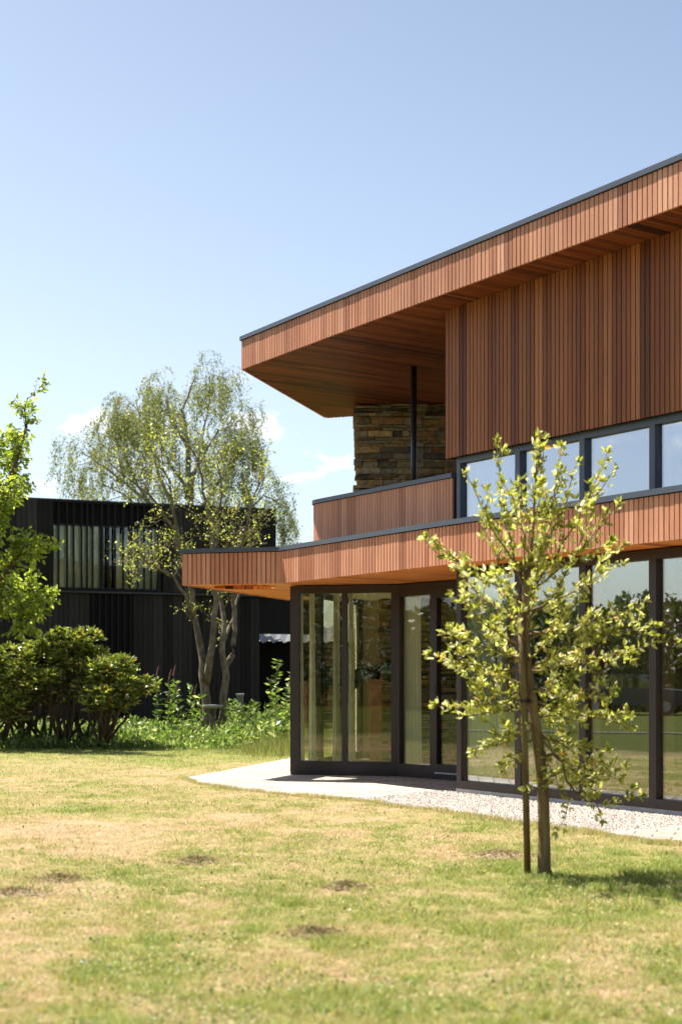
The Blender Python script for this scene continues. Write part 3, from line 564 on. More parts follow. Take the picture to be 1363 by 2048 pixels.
def crown(name, P, Dr, size, mt_, parent, asp=.5, six=True, fold=.25, jit=.35):
    V, Fq = leaves(np.array(P, float), np.array(Dr, float), size, asp, fold, six, jit); return npmesh(name, V, Fq, mt_, parent)
def wob(p, d, ln, n, wig, R, pull=Vector((0, 0, 0))):
    pts = [Vector(p)]; d = Vector(d).normalized()
    for i in range(n):
        d = (d+Vector((R.gauss(0, wig), R.gauss(0, wig), R.gauss(0, wig)))+pull/n).normalized(); pts.append(pts[-1]+d*ln/n)
    return pts
def rads(r0, r1, n): return [r0+(r1-r0)*(i/(n-1))**.8 for i in range(n)]
def interp(pts, f):
    k = f*(len(pts)-1); i = min(int(k), len(pts)-2); return pts[i].lerp(pts[i+1], k-i), (pts[i+1]-pts[i]).normalized()
def perp(d, R, ang):
    a = Vector((R.gauss(0, 1), R.gauss(0, 1), R.gauss(0, 1))); a = (a-d*a.dot(d)).normalized(); return (d*math.cos(ang)+a*math.sin(ang)).normalized()

# ------------------------------------------------------------------ sapling
R = random.Random(11); SD = 10.24; tb = PT(1087, 1746, SD)
sap = empty('apple_tree', (tb.x, tb.y, 0), 'young apple tree with pale green leaves tied to a stake on the lawn', 'tree')
mb = MB(); tp = [PT(x, y, SD+z) for x, y, z in [(1088, 1752, 0), (1087, 1738, 0), (1087, 1660, .0), (1085, 1570, .01), (1077, 1500, .02), (1066, 1420, .02), (1054, 1340, .0), (1048, 1260, -.02), (1050, 1180, -.03), (1062, 1100, 0), (1068, 1000, .02), (1072, 930, .03), (1074, 868, .03)]]
tr_ = [.062, .050, .044, .042, .040, .036, .033, .031, .026, .011, .008, .006, .003]; mb.tube(tp, tr_, 12)
LP, LD = [], []
def shoot(pts, r0, dens=1.0, tipc=True):
    mb.tube(pts, rads(r0, .0022, len(pts)), 5)
    tot = sum((b_-a).length for a, b_ in zip(pts[:-1], pts[1:])); nn_ = int(tot/.046*dens)
    for i in range(nn_):
        f = .16+.84*(i+R.random()*.6)/max(1, nn_); p, d = interp(pts, min(.999, f))
        side = perp(d, R, 1.1); off_ = side*R.uniform(.004, .05)
        for _ in range(R.choice([2, 3, 4, 5])):
            LP.append(tuple(p+off_)); LD.append(tuple(perp(d, R, R.uniform(.5, 1.3))+Vector((0, 0, .25))))
    if tipc:
        for _ in range(8): LP.append(tuple(pts[-1])); LD.append(tuple(perp((pts[-1]-pts[-2]).normalized(), R, R.uniform(.2, 1.0))))
def limb(f0, tip, r0, up=.25, dens=1.0, subs=2):
    p, d = interp(tp, f0); tip = PT(*tip[:2], SD+tip[2]); mid = p.lerp(tip, .5); L_ = (tip-p).length
    mid = mid+Vector((0, 0, -up*L_))+Vector((R.gauss(0, .03), R.gauss(0, .03), 0)); pts = []
    for i in range(9):
        t_ = i/8; q = p*(1-t_)**2+mid*2*t_*(1-t_)+tip*t_*t_; pts.append(q+Vector((R.gauss(0, .008), R.gauss(0, .008), R.gauss(0, .008)))*(1 if 0 < i < 8 else 0))
    shoot(pts, r0, dens)
    for _ in range(subs):
        f = R.uniform(.3, .85); q, dq = interp(pts, f); sp = wob(q, perp(dq, R, R.uniform(.5, 1.0))+Vector((0, 0, .25)), R.uniform(.16, .42)*min(1, L_), 5, .12, R, Vector((0, 0, .35))); shoot(sp, r0*.4, dens*.9)
T = [ # fraction along trunk, tip (px, py, depth)
 (.66, (992, 882, .1), .012, .18), (.70, (930, 945, -.25), .011, .2), (.72, (1122, 893, .2), .012, .1), (.68, (1152, 925, -.1), .012, .15), (.66, (1214, 905, .15), .013, .22), (.68, (1040, 960, -.3), .010, .1),
 (.64, (872, 1078, -.2), .011, .12), (.60, (905, 1120, .3), .010, .1), (.66, (1235, 1008, -.25), .011, .2), (.62, (1245, 1090, .3), .010, .15), (.60, (960, 1030, .45), .010, .2), (.60, (1180, 1010, -.5), .010, .2),
 (.58, (1308, 1250, -.15), .011, .08), (.57, (1292, 1202, .35), .010, .1), (.55, (905, 1190, -.4), .010, .1), (.50, (1255, 1300, .4), .010, .05), (.52, (885, 1265, .25), .010, .0), (.50, (858, 1308, -.2), .010, .05),
 (.47, (905, 1330, .35), .009, .0), (.44, (868, 1412, -.15), .010, .05), (.42, (925, 1430, .25), .009, .0), (.46, (1230, 1380, -.35), .009, .0), (.44, (1265, 1452, .1), .010, .05), (.40, (1200, 1430, .45), .009, .0),
 (.40, (985, 1480, -.35), .009, .02), (.36, (1215, 1500, -.2), .010, .0), (.36, (1005, 1540, .1), .008, .0), (.52, (1130, 1220, -.6), .010, .1), (.50, (1150, 1300, .6), .010, .1), (.46, (1120, 1380, -.5), .009, .1), (.56, (1000, 1150, -.6), .010, .2), (.55, (1080, 1130, .5), .010, .1),
 (.62, (1100, 1040, -.45), .010, .1), (.56, (1200, 1150, .0), .011, .15), (.52, (980, 1270, .5), .009, .05), (.66, (1085, 960, .3), .009, .1),
 (.45, (1185, 1335, .2), .009, 0), (.43, (1165, 1450, -.2), .009, 0), (.37, (1150, 1540, .2), .009, 0), (.38, (1235, 1560, .1), .009, .05), (.44, (960, 1375, -.2), .009, 0), (.38, (945, 1500, .2), .009, 0), (.42, (1130, 1480, .5), .009, 0), (.35, (1120, 1580, -.1), .007, -.1), (.5, (1190, 1260, -.4), .009, 0), (.36, (1190, 1585, -.25), .008, 0)]
for f0, tip, r0, up in T: limb(f0, tip, r0, up, 1.35, 3)
for k_ in range(16):
    q, dq = interp(tp, R.uniform(.58, .97)); shoot(wob(q, perp(dq, R, .7)+Vector((0, 0, .5)), R.uniform(.15, .4), 5, .12, R, Vector((0, 0, .4))), .005, 1.0) if k_ % 2 else None
shoot([interp(tp, f_)[0] for f_ in (.7, .76, .82, .88, .94, .999)], .008, 1.6)
# low hanging right branch
hb = [PT(x, y, SD+z) for x, y, z in [(1083, 1515, .01), (1105, 1508, -.03), (1124, 1525, -.06), (1131, 1560, -.08), (1150, 1585, -.08), (1172, 1590, -.06), (1192, 1608, -.03), (1203, 1640, .0)]]
shoot(hb, .016, .8)
for k_ in (.35, .5, .62, .75, .85):
    q, dq = interp(hb, k_); 
    for _ in range(2): shoot(wob(q, perp(dq, R, .9)+Vector((.2, 0, .5)), R.uniform(.2, .38), 5, .12, R, Vector((0, 0, .3))), .005, 1.1)
mb.build('trunk', M['bark_apple'], sap, True)
crown('crown', LP, LD, .053, M['leaf_apple'], sap, .46)
st0 = PT(1054, 1740, SD-.02); mb = MB(); mb.tube([PT(1054, 1745, SD-.02), PT(1050, 1560, SD-.02), PT(1046, 1400, SD-.03), PT(1040, 1235, SD-.06)], [.0245, .0245, .023, .022], 12)
stk = mb.build('tree_stake', M['stake'], None, True); tag(stk, 'straight round wooden stake left of the young apple trunk', 'stake')
mb = MB(); q = PT(1045, 1402, SD-.03); mb.tube([q+Vector((0, 0, -.012)), q+Vector((0, 0, .012))], [.027, .027], 12); q2 = PT(1062, 1402, SD+.02); mb.tube([q2+Vector((0, 0, -.012)), q2+Vector((0, 0, .012))], [.040, .040], 12); mb.tube([q, q2], [.010, .010], 8)
mb.build('tree_tie', M['column'], stk)

# ------------------------------------------------------------------ generic branching tree
def tree(root, base, spec, leaf, R, bark, size, asp=.5, six=True, dens=1.0, name='crown', stems=None, jit=.35):
    """stems: list of (points, r0, r1). spec = list of levels dict(n, len, ang, wig, pull, r)"""
    mb = MB(); P_, D_ = [], []
    def rec(pts, r0, lvl):
        if lvl >= len(spec): return
        s_ = spec[lvl]
        for i in range(s_['n']):
            f = s_.get('lo', .25)+(1-s_.get('lo', .25))*(i+R.random())/s_['n']; q, d = interp(pts, min(.995, f))
            ln = s_['len']*R.uniform(.6, 1.2)*(1-.45*f); dd_ = perp(d, R, s_['ang']*R.uniform(.7, 1.2)); dd_ = (dd_+Vector((0, 0, s_.get('up', 0)))).normalized()
            ch = wob(q, dd_, ln, s_.get('seg', 6), s_['wig'], R, Vector((0, 0, s_['pull']))); r1 = s_['r']*(1-.5*f)
            if s_.get('draw', True): mb.tube(ch, rads(r1, r1*.3, len(ch)), s_.get('sides', 5), False)
            if s_.get('leaf', 0):
                for _ in range(int(s_['leaf']*ln*dens*R.uniform(.5, 1.4))):
                    f2 = R.uniform(.15, 1); p2, d2 = interp(ch, f2); P_.append(tuple(p2+Vector((R.gauss(0, 1), R.gauss(0, 1), R.gauss(0, 1)))*s_.get('spread', .02))); e_ = perp(d2, R, R.uniform(.4, 1.2)); D_.append((e_.x, e_.y, e_.z+s_.get('droop', 0)))
            rec(ch, r1, lvl+1)
    for pts, r0, r1 in stems: mb.tube(pts, rads(r0, r1, len(pts)), 9); rec(pts, r0, 0)
    mb.build('trunk', bark, root, True); crown(name, P_, D_, size, leaf, root, asp, six, jit=jit); return P_

# multi-stem old fruit tree in front of the black building (D~36)
R = random.Random(5); MD = 33.0
def M3(x, y, z=0): return PT(x, y, MD+z)
ft = empty('fruit_tree', (M3(425, 1470).x, MD, 0), 'tall open multi-stemmed fruit tree before the black building', 'tree')
def chain(l): 
    raw = [M3(*a_) for a_ in l]; o_ = []
    for i in range((len(raw)-1)*3+1):
        q, _ = interp(raw, i/((len(raw)-1)*3)); o_.append(q+Vector((R.gauss(0, .025), R.gauss(0, .025), 0)))
    return o_
stems = [(chain([(416, 1484, 0), (412, 1430, 0), (410, 1370, 0), (402, 1300, .1), (385, 1210, .3), (372, 1130, .2), (350, 1060, 0), (300, 990, -.3), (215, 925, -.4)]), .14, .012),
         (chain([(411, 1370, 0), (425, 1290, -.1), (430, 1200, -.2), (428, 1120, -.3), (415, 1010, 0), (395, 930, .3), (372, 880, .3)]), .10, .012),
         (chain([(440, 1486, -.1), (448, 1420, -.1), (450, 1350, -.2), (447, 1280, -.2), (440, 1190, .2), (430, 1100, .4), (440, 990, .2), (438, 900, .2)]), .12, .012),
         (chain([(451, 1350, -.2), (468, 1290, 0), (468, 1200, .3), (475, 1120, 0), (500, 1030, -.3), (520, 940, -.3)]), .085, .012),
         (chain([(388, 1235, .2), (372, 1190, -.3), (340, 1150, -.5), (290, 1120, -.6), (268, 1135, -.6)]), .05, .01),
         (chain([(447, 1290, -.2), (470, 1230, .4), (480, 1170, .8), (465, 1090, .9), (480, 1000, 1.0)]), .05, .01),
         (chain([(375, 1140, .2), (352, 1060, .5), (340, 960, .5), (318, 905, .6)]), .055, .01)]
spec = [dict(n=14, len=1.25, ang=.8, wig=.22, pull=.7, r=.024, lo=.42, seg=7, leaf=9, spread=.05), dict(n=5, len=.55, ang=.8, wig=.3, pull=.3, r=.010, lo=.2, seg=4, leaf=38, spread=.05, sides=4), dict(n=2, len=.3, ang=.8, wig=.2, pull=.2, r=.004, lo=.3, seg=3, leaf=45, spread=.05, sides=3)]
tree(ft, None, spec, M['leaf_mid'], R, M['bark_mid'], .066, .6, False, .42, stems=stems)

# left bright tree, trunk outside the frame
R = random.Random(8); CD = 28.5
def C3(x, y, z=0): return PT(x, y, CD+z)
ct_ = empty('cherry_tree', (C3(-70, 1495).x, CD, 0), 'bright green cherry tree reaching in above the rhododendrons', 'tree')
def chain2(l):
    raw = [C3(*a_) for a_ in l]; return [interp(raw, i/((len(raw)-1)*3))[0]+Vector((R.gauss(0, .02), R.gauss(0, .02), 0)) for i in range((len(raw)-1)*3+1)]
stems = [(chain2([(-75, 1500, 0), (-70, 1380, 0), (-62, 1250, 0), (-50, 1150, 0), (-20, 1060, -.1), (20, 960, -.2), (48, 870, -.2), (55, 795, -.2)]), .13, .012),
         (chain2([(-62, 1250, 0), (-20, 1200, -.3), (15, 1140, -.5), (45, 1105, -.6), (78, 1098, -.6)]), .05, .01),
         (chain2([(-62, 1250, 0), (-20, 1230, .2), (20, 1195, .3), (60, 1180, .4), (74, 1200, .4)]), .045, .01),
         (chain2([(-50, 1150, 0), (-60, 1050, .3), (-40, 950, .5), (0, 880, .5)]), .06, .012),
         (chain2([(-60, 1200, 0), (-120, 1080, .4), (-150, 960, .3)]), .06, .012),
         (chain2([(-40, 1130, 0), (-10, 1040, .3), (25, 960, .3), (35, 900, .2)]), .04, .01), (chain2([(-55, 1180, 0), (-30, 1090, -.4), (0, 1020, -.5), (25, 980, -.5)]), .04, .01),
         (chain2([(-66, 1290, 0), (-20, 1240, -.2), (20, 1215, -.4), (45, 1235, -.5)]), .03, .01)]
spec = [dict(n=18, len=.8, ang=.7, wig=.18, pull=.5, r=.018, lo=.25, seg=5, leaf=30, spread=.03, droop=-.5), dict(n=4, len=.42, ang=.7, wig=.2, pull=.1, r=.007, lo=.2, seg=4, leaf=42, spread=.03, droop=-.7, sides=4)]
tree(ct_, None, spec, M['leaf_cherry'], R, M['bark_dark'], .125, .5, True, .78, stems=stems)

# birch far behind the black building
R = random.Random(21); BD = 58.0
def B3(x, y, z=0): return PT(x, y, BD+z)
bt = empty('birch_tree', (B3(395, 1425).x, BD, 0), 'large weeping birch towering behind the black building', 'tree')
def chain3(l):
    raw = [B3(*a_) for a_ in l]; return [interp(raw, i/((len(raw)-1)*3))[0]+Vector((R.gauss(0, .06), R.gauss(0, .06), 0)) for i in range((len(raw)-1)*3+1)]
stems = [(chain3([(395, 1430, 0), (392, 1200, 0), (385, 1050, 0), (372, 900, 0), (365, 820, 0), (385, 750, 0)]), .26, .03),
         (chain3([(390, 1120, 0), (330, 980, 1), (290, 880, 1.2), (270, 800, 1)]), .12, .02),
         (chain3([(388, 1090, 0), (300, 1010, -1), (215, 935, -1.2), (165, 905, -1.4)]), .10, .02),
         (chain3([(385, 1050, 0), (440, 960, -.6), (470, 900, -1), (495, 875, -1.2)]), .11, .02),
         (chain3([(380, 1000, 0), (400, 890, 1.4), (420, 800, 1.8), (415, 765, 2)]), .09, .02),
         (chain3([(392, 1130, 0), (470, 1040, .8), (530, 990, 1.2), (572, 1015, 1.2)]), .08, .02),
         (chain3([(380, 1000, 0), (330, 900, -1.5), (300, 830, -2)]), .09, .02)]
stems += [(chain3([(372, 900, 0), (340, 830, .5), (330, 775, .8)]), .06, .02), (chain3([(392, 1150, 0), (330, 1060, .5), (250, 990, .8), (190, 960, 1)]), .08, .02), (chain3([(378, 960, 0), (440, 860, .4), (470, 850, .3)]), .06, .02),
          (chain3([(300, 1010, -1), (240, 900, -1.2), (215, 845, -1.4)]), .06, .02), (chain3([(392, 1140, 0), (440, 1030, -1.2), (470, 960, -1.8)]), .07, .02)]
spec = [dict(n=10, len=2.1, ang=.8, wig=.14, pull=.1, r=.03, lo=.2, seg=6, leaf=4, spread=.1), dict(n=7, len=2.1, ang=.7, wig=.10, pull=-3.6, r=.008, lo=.15, seg=8, leaf=52, spread=.09, droop=-1.3, sides=3), dict(n=2, len=1.0, ang=.5, wig=.1, pull=-2.6, r=.004, lo=.1, seg=4, leaf=34, spread=.04, droop=-1.5, sides=3)]
tree(bt, None, spec, M['leaf_birch'], R, M['bark_birch'], .09, .5, False, .85, stems=stems)

# rhododendrons
def shrub(x, yb, rx, ztop, zbot, D, n, seed, label, stems_px):
    R = random.Random(seed); c = PT(x, yb, D); base = empty('rhododendron', (c.x, D, 0), label, 'shrub', 'rhododendrons at the lawn edge')
    RX = rx; RY = rx*.8; zc = (ztop+zbot)/2; RZ = (ztop-zbot)/2; lob = []
    for _ in range(19): a_ = R.uniform(0, 6.28); e_ = R.uniform(-.5, 1.3); k = R.uniform(.5, 1.0); lob.append((Vector((c.x+math.cos(a_)*math.cos(e_)*RX*k, D+math.sin(a_)*math.cos(e_)*RY*k, zc+math.sin(e_)*RZ*k)), R.uniform(.17, .36)*RX))
    P_, D_ = [], []; mb = MB()
    for _ in range(n):
        l, r_ = R.choice(lob); v = Vector((R.gauss(0, 1), R.gauss(0, 1), R.gauss(.25, 1))).normalized(); q = l+Vector((v.x*r_, v.y*r_, v.z*r_*.75))*R.uniform(.72, 1.08)
        if q.z < zbot-.05 and R.random() < .8: continue
        a0 = R.uniform(0, 6.28)
        for k in range(7):
            a_ = a0+k*.9; P_.append(tuple(q)); D_.append((math.cos(a_)+v.x*.7, math.sin(a_)+v.y*.7, .25+v.z*.7))
    for l, r_ in lob:
        sx, sy = R.choice(stems_px); s0 = Vector((c.x+sx, D+sy, -.02)); m1_ = s0.lerp(l, .5)+Vector((R.gauss(0, .12), R.gauss(0, .12), -.1)); pts = [s0*(1-t_)**2+m1_*2*t_*(1-t_)+l*t_*t_+Vector((R.gauss(0, .012), R.gauss(0, .012), 0)) for t_ in [i/8 for i in range(9)]]
        mb.tube(pts, rads(.042, .012, 9), 6)
        for _ in range(5):
            q, d_ = interp(pts, R.uniform(.55, 1)); mb.tube(wob(q, perp(d_, R, .8), r_*1.1, 4, .15, R, Vector((0, 0, .4))), rads(.012, .004, 5), 4, False)
    mb.build('stems', M['bark_dark'], base, True); crown('foliage', P_, D_, .125, M['leaf_rhodo'], base, .36, True, jit=.2)
shrub(50, 1490, 1.2, 2.05, .7, 29.6, 1250, 1, 'broad rhododendron with dense dark leaves at the left edge', [(-.5, .1), (-.15, -.1), (.2, .1), (.5, -.1), (.0, .3)])
shrub(140, 1490, .92, 2.42, .7, 29.2, 900, 2, 'tallest rhododendron, domed, rising above bare twisted stems', [(-.2, 0), (.25, .1), (.0, -.2)])
shrub(230, 1490, .85, 1.72, .5, 28.6, 640, 3, 'open yellow-tinged rhododendron leaning over the right end of the bed', [(-.25, 0), (-.3, .1)])
shrub(-30, 1490, 1.2, 1.85, .15, 28.9, 1300, 4, 'low dark rhododendron cut by the left edge and spreading to the ground', [(-.3, 0), (.3, .1), (0, -.2)])

# leafy upright plants
M['stem'] = simple('green_stem', (.12, .15, .05), .7)
def upright(x, yb, D, n, h, sp, seed, label, name='leafy_plant', flower=False, size=.10, mt_='leaf_weed', cat='plant'):
    R = random.Random(seed); c = PT(x, yb, D); root = empty(name, (c.x, D, 0), label, cat); mb = MB(); P_, D_ = [], []; fl = MB()
    for _ in range(n):
        b_ = Vector((c.x+R.gauss(0, sp*.35), D+R.gauss(0, sp*.35), -.02)); hh = h*R.uniform(.55, 1.0); pts = wob(b_, Vector((R.gauss(0, .16), R.gauss(0, .16), 1)), hh, 7, .05, R); mb = MB(); mb.tube(pts, rads(.010, .004, 8), 4, False); mb.build('stem', M['stem'], root, True)
        for k in range(int(hh/.055)):
            q, d_ = interp(pts, min(.99, .12+.88*k/(hh/.055)))
            for s_ in (0, math.pi):
                a_ = k*1.6+s_; P_.append(tuple(q)); D_.append((math.cos(a_), math.sin(a_), .35))
        if flower:
            q = pts[-1]; fl = MB(); fl.tube([q, q+Vector((.02, 0, .12)), q+Vector((.05, 0, .24))], [.022, .018, .004], 5); fl.build('flower_spike', M['flower'], root)
    crown('foliage', P_, D_, size, M[mt_], root, .38, False)
    return root
upright(333, 1478, 30.6, 6, 1.6, .8, 31, 'tall buddleia with reddish flower spikes left of the fruit tree', flower=True, size=.15)
upright(382, 1478, 30.0, 5, 1.35, .55, 32, 'pale leafed upright plant nearest the fruit tree stems', size=.15)
upright(360, 1482, 29.2, 7, .6, 1.1, 33, 'lower pale leafed clump in front of the buddleia', size=.11)
upright(483, 1480, 30.6, 14, 1.1, .8, 34, 'round bright green bush around the grey post', size=.13)
upright(566, 1484, 27.8, 5, 2.05, .35, 35, 'tall leafy stem beside the corner of the glazed wing', size=.15)
upright(548, 1490, 28.4, 9, .75, .9, 36, 'bushy green weeds between the grey post and the wing corner', size=.12)
upright(290, 1480, 30.2, 9, .62, 1.1, 37, 'low green bush right of the rhododendrons', size=.12)
# undergrowth: one uncountable mass
n = 42000; x = RNG.uniform(-.29, -.028, n); D = RNG.uniform(28.2, 36.0, n); x = x*D; hh = RNG.uniform(0, 1, n)**1.4*(.05+.42*vnoise(x, D, .8, 40)**1.8+.22*vnoise(x, D, .3, 41)**2)*np.clip((D-27.6)/1.5, .25, 1)
rt = np.clip((x+3.2)/1.6, 0, 1); hh *= (1+.6*rt); P_ = np.stack([x, D, hh-.03], 1); D_ = np.stack([RNG.normal(0, .6, n), RNG.normal(0, .6, n), RNG.uniform(.2, 1.2, n)], 1)
crown('undergrowth', P_, D_, .11, M['leaf_weed'], None, .35, False); tag(bpy.data.objects['undergrowth'], 'green weeds and ground cover along the planting bed', 'undergrowth', kind='stuff')
# tall rough grass between the bed and the wing
n = 26000; x = RNG.uniform(-.12, -.028, n); D = RNG.uniform(24.8, 29.5, n); X_ = x*D; k = RNG.uniform(0, 1, n) < np.clip((X_+2.3)/1.5, 0, 1)**1.5*np.clip((D-24.8)/3.0, 0, 1); X_ = X_[k]; D = D[k]; n = len(X_)
h = RNG.uniform(.06, .5, n)*np.clip((D-24.2)/4, .15, 1.1)*np.clip((X_+2.6)/1.4, .3, 1); a_ = RNG.uniform(0, 6.28, n); w_ = .005
V = np.stack([np.stack([X_-w_, D, h*0-.03], 1), np.stack([X_+w_, D, h*0-.03], 1), np.stack([X_+np.cos(a_)*h*.4, D+np.sin(a_)*h*.4, h], 1)], 1).reshape(-1, 3)
g_ = drycol(RNG.uniform(0, .6, n))*RNG.uniform(.5, 1.1, n)[:, None]; tag(npmesh('tall_grass', V, np.arange(3*n).reshape(-1, 3), M['grass'], None, np.repeat(g_, 3, 0)), 'tall rough grass beside the glazed wing', 'grass', kind='stuff')

# bird bath, post
p = PT(425, 1470, 31.5); bb = empty('bird_bath', (p.x, p.y, 0), 'small stone bird bath on a pillar under the fruit tree', 'bird bath')
mb = MB(); mb.tube([(p.x, p.y, -.02), (p.x, p.y, .08), (p.x, p.y, .5), (p.x, p.y, .72)], [.13, .09, .06, .09], 14); mb.build('pedestal', M['bark_mid'], bb, True)
mb = MB(); mb.tube([(p.x, p.y, .72), (p.x, p.y, .76), (p.x, p.y, .80), (p.x, p.y, .805), (p.x, p.y, .775)], [.08, .20, .24, .21, .14], 20); mb.build('basin', M['plinth'], bb, True)
p = PT(480, 1470, 31.2); gp_ = empty('garden_post', (p.x, p.y, 0), 'short grey garden post standing in the round green bush', 'post')
mb = MB(); mb.box(p.x-.07, p.x+.07, p.y-.07, p.y+.07, -.02, 1.02); mb.build('post', simple('grey_post', (.14, .14, .14), .8), gp_)
mb = MB(); mb.box(p.x-.085, p.x+.085, p.y-.085, p.y+.085, 1.023, 1.06); mb.build('post_cap', M['plinth'], gp_)

# ------------------------------------------------------------------ black building
NR = Vector((-1.95, 42.5)); ND = Vector((-.93, -.367)).normalized(); NPp = Vector((-.367, .93)).normalized()   # going left; depth
def NX(x): return onl(x, NR, NR+ND)
nb = empty('black_building', (NR.x, NR.y, 0), 'two storey box building clad in black vertical boards', 'house')
NT, NM = 6.42, 3.87
lft = NX(-260); wl, wr = NX(107), NX(326)
def nslab(a, b_, z0, z1, o0, o1, mb): mb.bar(a, b_, o0, o1, z0, z1)   # a left, b right -> outward normal to camera
up = MB(); nslab(lft, wl, NM, NT, -.3, 0, up); nslab(wr, NR, NM, NT, -.3, 0, up); nslab(wl, wr, NM, NM+.06, -.3, -.01, up); nslab(wl, wr, NT-.06, NT, -.3, -.01, up)
up.bar(NR+NPp*.02, NR+NPp*8, -.3, 0, NM, NT); up.bar(lft+NPp*8, NR+NPp*8, -.3, 0, NM, NT); up.bar(lft+NPp*8, lft+NPp*.3, -.3, 0, NM, NT)
uw = up.build('upper_storey', M['black'], nb)
mb = MB(); slats(mb, [lft, wl], NM+.02, NT, .15, .014, 0, .025); mb.build('cladding', M['black_clad'], uw); mb = MB(); slats(mb, [wr, NR], NM+.02, NT, .15, .014, 0, .025); slats(mb, [NR+NPp*.03, NR+NPp*7.9], NM+.02, NT, .15, .014, 0, .025); mb.build('cladding', M['black_clad'], uw)
mb = MB(); mb.prism([lft, NR, NR+NPp*8, lft+NPp*8], NT+.001, NT+.04); mb.build('roof', M['zinc'], nb)
lo = MB(); LRt = NX(521); LRR = NX(640); g0, g1 = NX(181), NX(268)
mb = MB(); nslab(lft, LRt, -.02, NM-.05, -.35, -.12, mb); nslab(LRt, LRR, 2.72, NM-.05, -.35, -.12, mb); lw = mb.build('lower_storey', M['black'], nb)
for a_, b_ in ((lft, g0), (g1, LRt)): mb = MB(); aa, ab = off(a_, b_, -.12); slats(mb, [aa, ab], 0, NM-.06, .15, .014, 0, .025); mb.build('cladding', M['black_clad'], lw)
mb = MB(); nslab(lft, NR, NM-.05, NM, -.3, .03, mb); mb.build('ledge', M['zinc'], nb)
gr = MB(); n_f = 7
for i in range(n_f):
    p = g0.lerp(g1, (i+.5)/n_f); mb = MB(); mb.bar(p-ND*-.02, p+ND*-.02, -.119, -.02, 0, NM-.06); mb.bar(p+ND*.02, p-ND*.02, -.119, -.02, 0, NM-.06) if False else None; mb.build('fin', M['fin'], nb)
# upper window
mb = MB(); nslab(wl, wr, 5.78, NT-.06, -.26, -.16, mb); mb.build('shade_box', M['black'], nb)
cur = MB(); a_, b_ = NX(112), NX(204); sweep(cur, [a_.lerp(b_, i/40) for i in range(41)], [(-.30, NM+.06), (-.30, 5.76)], False); cur.build('interior_curtain', M['curtain'], nb)
a_, b_ = NX(262), NX(318); cur = MB(); sweep(cur, [a_.lerp(b_, i/20) for i in range(21)], [(-.30, NM+.06), (-.30, 5.76)], False); cur.build('interior_curtain', M['curtain'], nb)
mb = MB(); mb.bar(*off(NX(240), NX(275), -.6), -.1, 0, NM+.06, 5.6); mb.build('interior_panel', M['plaster'], nb)
mb = MB(); mb.bar(*off(lft, NR, -4), -.1, 0, NM, NT-.1); mb.build('interior_wall', M['dark_in'], nb)
mb = MB(); mb.prism([wl-NPp*-.3, wr-NPp*-.3, wr+NPp*4, wl+NPp*4], NM+.03, NM+.05); mb.build('interior_floor', M['plaster'], nb)
cuts = [wl, NX(207), NX(262), wr]
for i in range(3):
    mb = MB(); a_, b_ = cuts[i], cuts[i+1]; d = (b_-a_).normalized(); mb.bar(a_, a_+d*.04, -.22, -.17, NM+.06, 5.78); mb.bar(b_-d*.04, b_, -.22, -.17, NM+.06, 5.78); mb.bar(a_+d*.04, b_-d*.04, -.22, -.17, NM+.06, NM+.11); mb.bar(a_+d*.04, b_-d*.04, -.22, -.17, 5.73, 5.78)
    fr = mb.build('window', M['column'], nb); g = MB(); g.bar(a_+d*.04, b_-d*.04, -.2, -.19, NM+.11, 5.73); g.build('pane', M['glass_wing'], fr)
for xp in (118, 135, 148, 164, 175, 186, 204, 217, 231, 247, 264, 276, 289, 303, 317):
    p = NX(xp); mb = MB(); mb.bar(p+ND*.024, p-ND*.024, -.07, .0, NM+.062, NT-.062); mb.build('fin', M['fin'], nb)
# lean-to seen through the opening
p = PT(560, 1300, 47); ln_ = empty('lean_to_shed', (p.x, 47, 0), 'low shed with pale corrugated roof behind the black building', 'shed')
V = []; F2 = []; k_ = 60; x0_ = p.x-3.0
for j, (yy, zz) in enumerate(((45.2, 2.56), (48.8, 3.15))):
    for i in range(k_+1): V.append((x0_+i*.11, yy, zz+.06*math.sin(i*math.pi/1.5)))
for i in range(k_): F2.append((i, i+1, k_+2+i, k_+1+i))
M['corr'] = simple('corrugated_sheet', (.045, .047, .05), .5, .2, 3)
mb = MB(); mb.add(V, F2); mb.build('roof', M['corr'], ln_, True)
mb = MB(); mb.box(x0_+.2, x0_+6, 46.2, 46.4, -.02, 2.6); mb.build('wall', M['black'], ln_)

# house plant on a terracotta pedestal, inside the wing
pp_ = onl(750, Vector((0, 22.4)), Vector((1, 22.4))); pd = empty('plant_pedestal', (pp_.x, pp_.y, Z0), 'tall terracotta pedestal inside the glazed wing', 'pedestal')
mb = MB(); mb.box(pp_.x-.09, pp_.x+.10, pp_.y-.1, pp_.y+.1, Z0+.005, 1.34); mb.build('shaft', M['terracotta'], pd)
mb = MB(); mb.box(pp_.x-.13, pp_.x+.14, pp_.y-.13, pp_.y+.13, 1.341, 1.375); mb.build('pedestal_top', M['terracotta'], pd)
hpn = empty('house_plant', (pp_.x, pp_.y, 1.376), 'dark broad leafed house plant on the terracotta pedestal', 'plant'); mb = MB(); mb.tube([(pp_.x, pp_.y, 1.377), (pp_.x, pp_.y, 1.50), (pp_.x, pp_.y, 1.51)], [.07, .10, .085], 14); mb.build('pot', M['column'], hpn, True)
R = random.Random(3); P_, D_ = [], []; mb = MB()
for i in range(22):
    a_ = R.uniform(0, 6.28); pts = wob((pp_.x, pp_.y, 1.49), Vector((math.cos(a_)*.8-.3, math.sin(a_)*.5, 1.0)), R.uniform(.2, .42), 5, .06, R, Vector((0, 0, -1.6))); mb.tube(pts, rads(.007, .004, 6), 4); P_.append(tuple(pts[-1])); D_.append((math.cos(a_)-.3, math.sin(a_), -.5))
